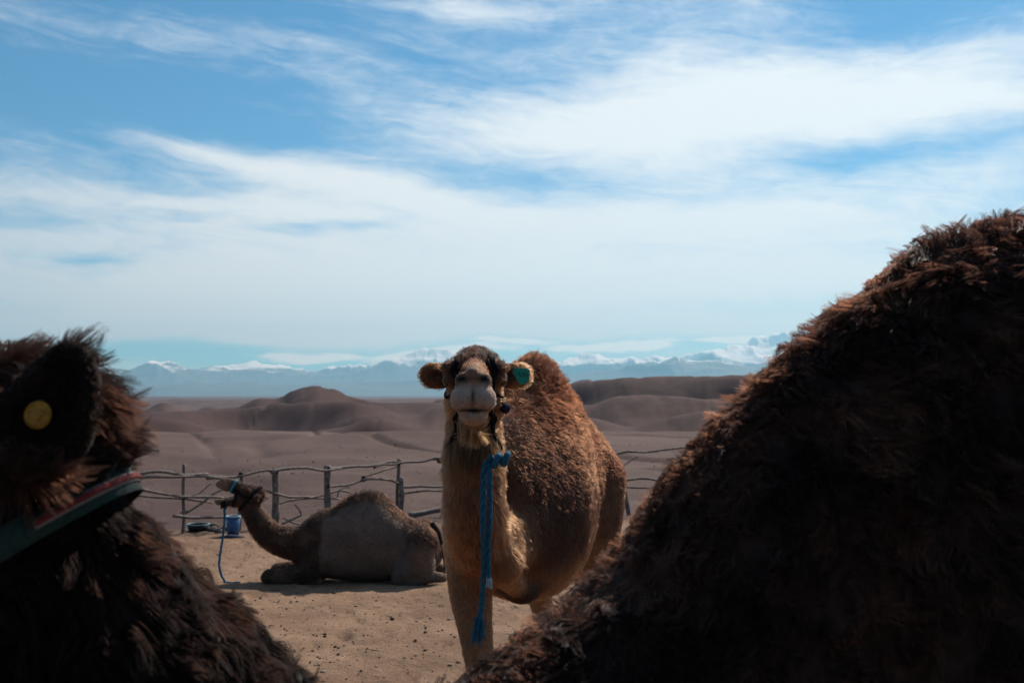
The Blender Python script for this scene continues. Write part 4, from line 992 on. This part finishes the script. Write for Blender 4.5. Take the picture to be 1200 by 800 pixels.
bk = vessel('bucket', 'blue plastic bucket with pale rim standing near the fence', 'bucket', (g.x, g.y, g.z-.01), [(0, .01), (.085, 0), (.10, .15), (.115, .33), (.108, .33), (.09, .03), (0, .03)], M_BLUE, (.112, .325, M_PALE))
a = np.linspace(0, math.pi, 9); tube_obj('handle', [(g.x+.12*math.cos(t), g.y-.10*math.sin(t), g.z+.31-.08*math.sin(t)) for t in a], .006, M_PALE, bk, sides=6, sub=2)
lump('cloth', (g.x+.03, g.y-.22, g.z+.02), (.17, .08, .035), plain('dark_blue_cloth', (.03, .04, .07), .9, .4, 20), None, .4, 5); 
o = bpy.data.objects['cloth']; o.name = 'rag'; tag(o, 'crumpled dark rag lying on the sand beside the blue bucket', 'rag')
g = on_ground(232, 621)
vessel('basin', 'low black rubber basin with pale teal rim on the sand by the fence', 'basin', (g.x, g.y, g.z-.01), [(0, .01), (.15, 0), (.19, .11), (.18, .11), (.14, .02), (0, .02)], M_DK, (.182, .105, plain('teal_rim', (.13, .24, .25), .5, .2, 20)), 28)
for i, (u, v, r) in enumerate(((247, 622, .11), (256, 624, .09), (264, 621, .10), (251, 617, .08))):
    g = on_ground(u, v); lump('stone', (g.x, g.y, g.z+r*.25), (r, r*.8, r*.5), plain('grey_stone', (.10, .085, .075), .9, .3, 20, .4) if i == 0 else bpy.data.materials['grey_stone'], None, .4, i+3)
for o in [o for o in bpy.data.objects if o.name.split('.')[0] == 'stone']: tag(o, 'rough dark stone on the sand between the basin and the bucket', 'stone', 'stones at the foot of the fence')

# ---- droppings
M_DUNG = plain('dung', (.022, .015, .011), .9, .5, 60, .5)
DP = [(280, 292, 5), (360, 340, 6), (385, 360, 5), (380, 380, 6), (290, 385, 5), (318, 394, 4), (332, 415, 5), (355, 432, 5), (380, 442, 6), (420, 452, 5), (457, 437, 6), (490, 425, 7), (511, 424, 6), (524, 429, 6),
      (500, 378, 6), (513, 382, 6), (547, 385, 9), (592, 430, 8), (606, 434, 7), (630, 425, 7), (668, 408, 6), (671, 418, 6), (605, 462, 9), (516, 474, 7), (527, 479, 7), (485, 495, 7), (570, 495, 6), (655, 507, 5), (720, 490, 5),
      (780, 475, 5), (728, 435, 5), (748, 385, 5), (730, 380, 5), (713, 378, 5), (693, 317, 4), (785, 312, 4), (977, 323, 4), (973, 338, 5), (1020, 242, 3), (568, 260, 4), (550, 330, 4), (888, 390, 4), (968, 460, 4), (590, 408, 3), (480, 357, 4), (520, 358, 4)]
shapes = []
for k in range(6):
    o = lump('dung_pellet', (0, 0, 0), (1, .85, .62), M_DUNG, None, .35, k+1, 9, 6, 1.3); shapes.append(o.data); bpy.data.objects.remove(o)
RD = np.random.default_rng(8)
for i, (x, y, s_) in enumerate(DP + [(835, 312, 13), (640, 566, 5), (690, 545, 4), (800, 560, 5)]):
    g = on_ground(x/3.636+230, y/3.636+640); r = s_*1.75/3.636/2*g.y/FPX
    o = obj('dung_pellet', shapes[i % 6], None, None); o.location = (g.x, g.y, g.z+r*.32); o.scale = (r, r, r); o.rotation_euler = (0, 0, RD.uniform(0, 6.28))
    if s_ == 13: tag(o, 'largest dark lump of dung on the open sand', 'dung')
    else: tag(o, 'small dark camel dropping scattered on the sand', 'dung', 'droppings on the sand')
# ---- pebbles, grit and straw bits over the paddock
def scatter(name, n, seed, size, mat, flat, zone, label, cat):
    rg = np.random.default_rng(seed); ico = np.array([(0, 0, 1), (.9, 0, .1), (.28, .85, .05), (-.72, .53, .1), (-.72, -.53, .05), (.28, -.85, .1), (0, 0, -.6)])
    fc = np.array([(0, 1, 2), (0, 2, 3), (0, 3, 4), (0, 4, 5), (0, 5, 1), (6, 2, 1), (6, 3, 2), (6, 4, 3), (6, 5, 4), (6, 1, 5)])
    d = np.sqrt(rg.uniform(zone[0]**2, zone[1]**2, n)); az = rg.uniform(-.62, .62, n); x, y = d*np.sin(az), d*np.cos(az); z = ground_z(x, y)
    s_ = size*np.exp(rg.normal(0, .5, n)); an = rg.uniform(0, 6.28, n); el = rg.uniform(.5, 1.0, n)*flat[0]
    v = ico[None]*(1+rg.normal(0, .22, (n, 7, 1))); v = v*np.stack([s_*flat[1], s_*rg.uniform(.5, 1, n)*(1 if flat[1] == 1 else .3), s_*el], 1)[:, None, :]
    ca, sa = np.cos(an)[:, None], np.sin(an)[:, None]
    X = np.stack([v[..., 0]*ca-v[..., 1]*sa+x[:, None], v[..., 0]*sa+v[..., 1]*ca+y[:, None], v[..., 2]+z[:, None]+s_[:, None]*.12], -1).reshape(-1, 3)
    q = (fc[None]+7*np.arange(n)[:, None, None]).reshape(-1, 3)
    tag(obj(name, mesh_np(name, X, q, False), mat), label, cat, kind='stuff')
M_PEB = plain('pebble_stone', (.20, .145, .11), .9, .5, 3.0)
scatter('gravel', 16000, 4, .0085, M_PEB, (.6, 1), (4.0, 19), 'fine gravel scattered over the trampled sand', 'gravel')
scatter('straw', 2600, 5, .014, plain('dry_straw', (.34, .25, .15), .9, .3, 4.0), (.12, 2.4), (4.0, 18), 'bits of dry straw scattered over the trampled sand', 'straw')
scatter('dung_crumbs', 2200, 6, .008, M_DUNG, (.6, 1), (5, 15), 'dark crumbs of dung scattered over the sand', 'dung')
scatter('stones', 2200, 7, .034, plain('hill_stone', (.095, .066, .06), .9, .4, 2.0), (.6, 1), (18, 75), 'scattered stones on the slope beyond the fence', 'stones')

# ------------------------------------------------------------------ the air
def build_haze():
    s, z0, z1 = 68000.0, -47.0, 4600.0
    V = [(x, y, z) for z in (z0, z1) for y in (-s, s) for x in (-s, s)]
    q = [(0, 2, 3, 1), (4, 5, 7, 6), (0, 1, 5, 4), (2, 6, 7, 3), (0, 4, 6, 2), (1, 3, 7, 5)]
    m = bpy.data.materials.new("hazy_air"); m.use_nodes = True; t = m.node_tree; t.nodes.clear()
    v = t.nodes.new("ShaderNodeVolumePrincipled"); v.inputs["Color"].default_value = (.31, .70, 1.0, 1); v.inputs["Absorption Color"].default_value = (.25, .25, .25, 1)
    v.inputs["Density"].default_value = 3.0e-5; v.inputs["Anisotropy"].default_value = .3
    o = t.nodes.new("ShaderNodeOutputMaterial"); t.links.new(v.outputs[0], o.inputs["Volume"])
    tag(obj("haze", py_mesh("haze", V, q, False), m), kind="stuff")
build_haze()
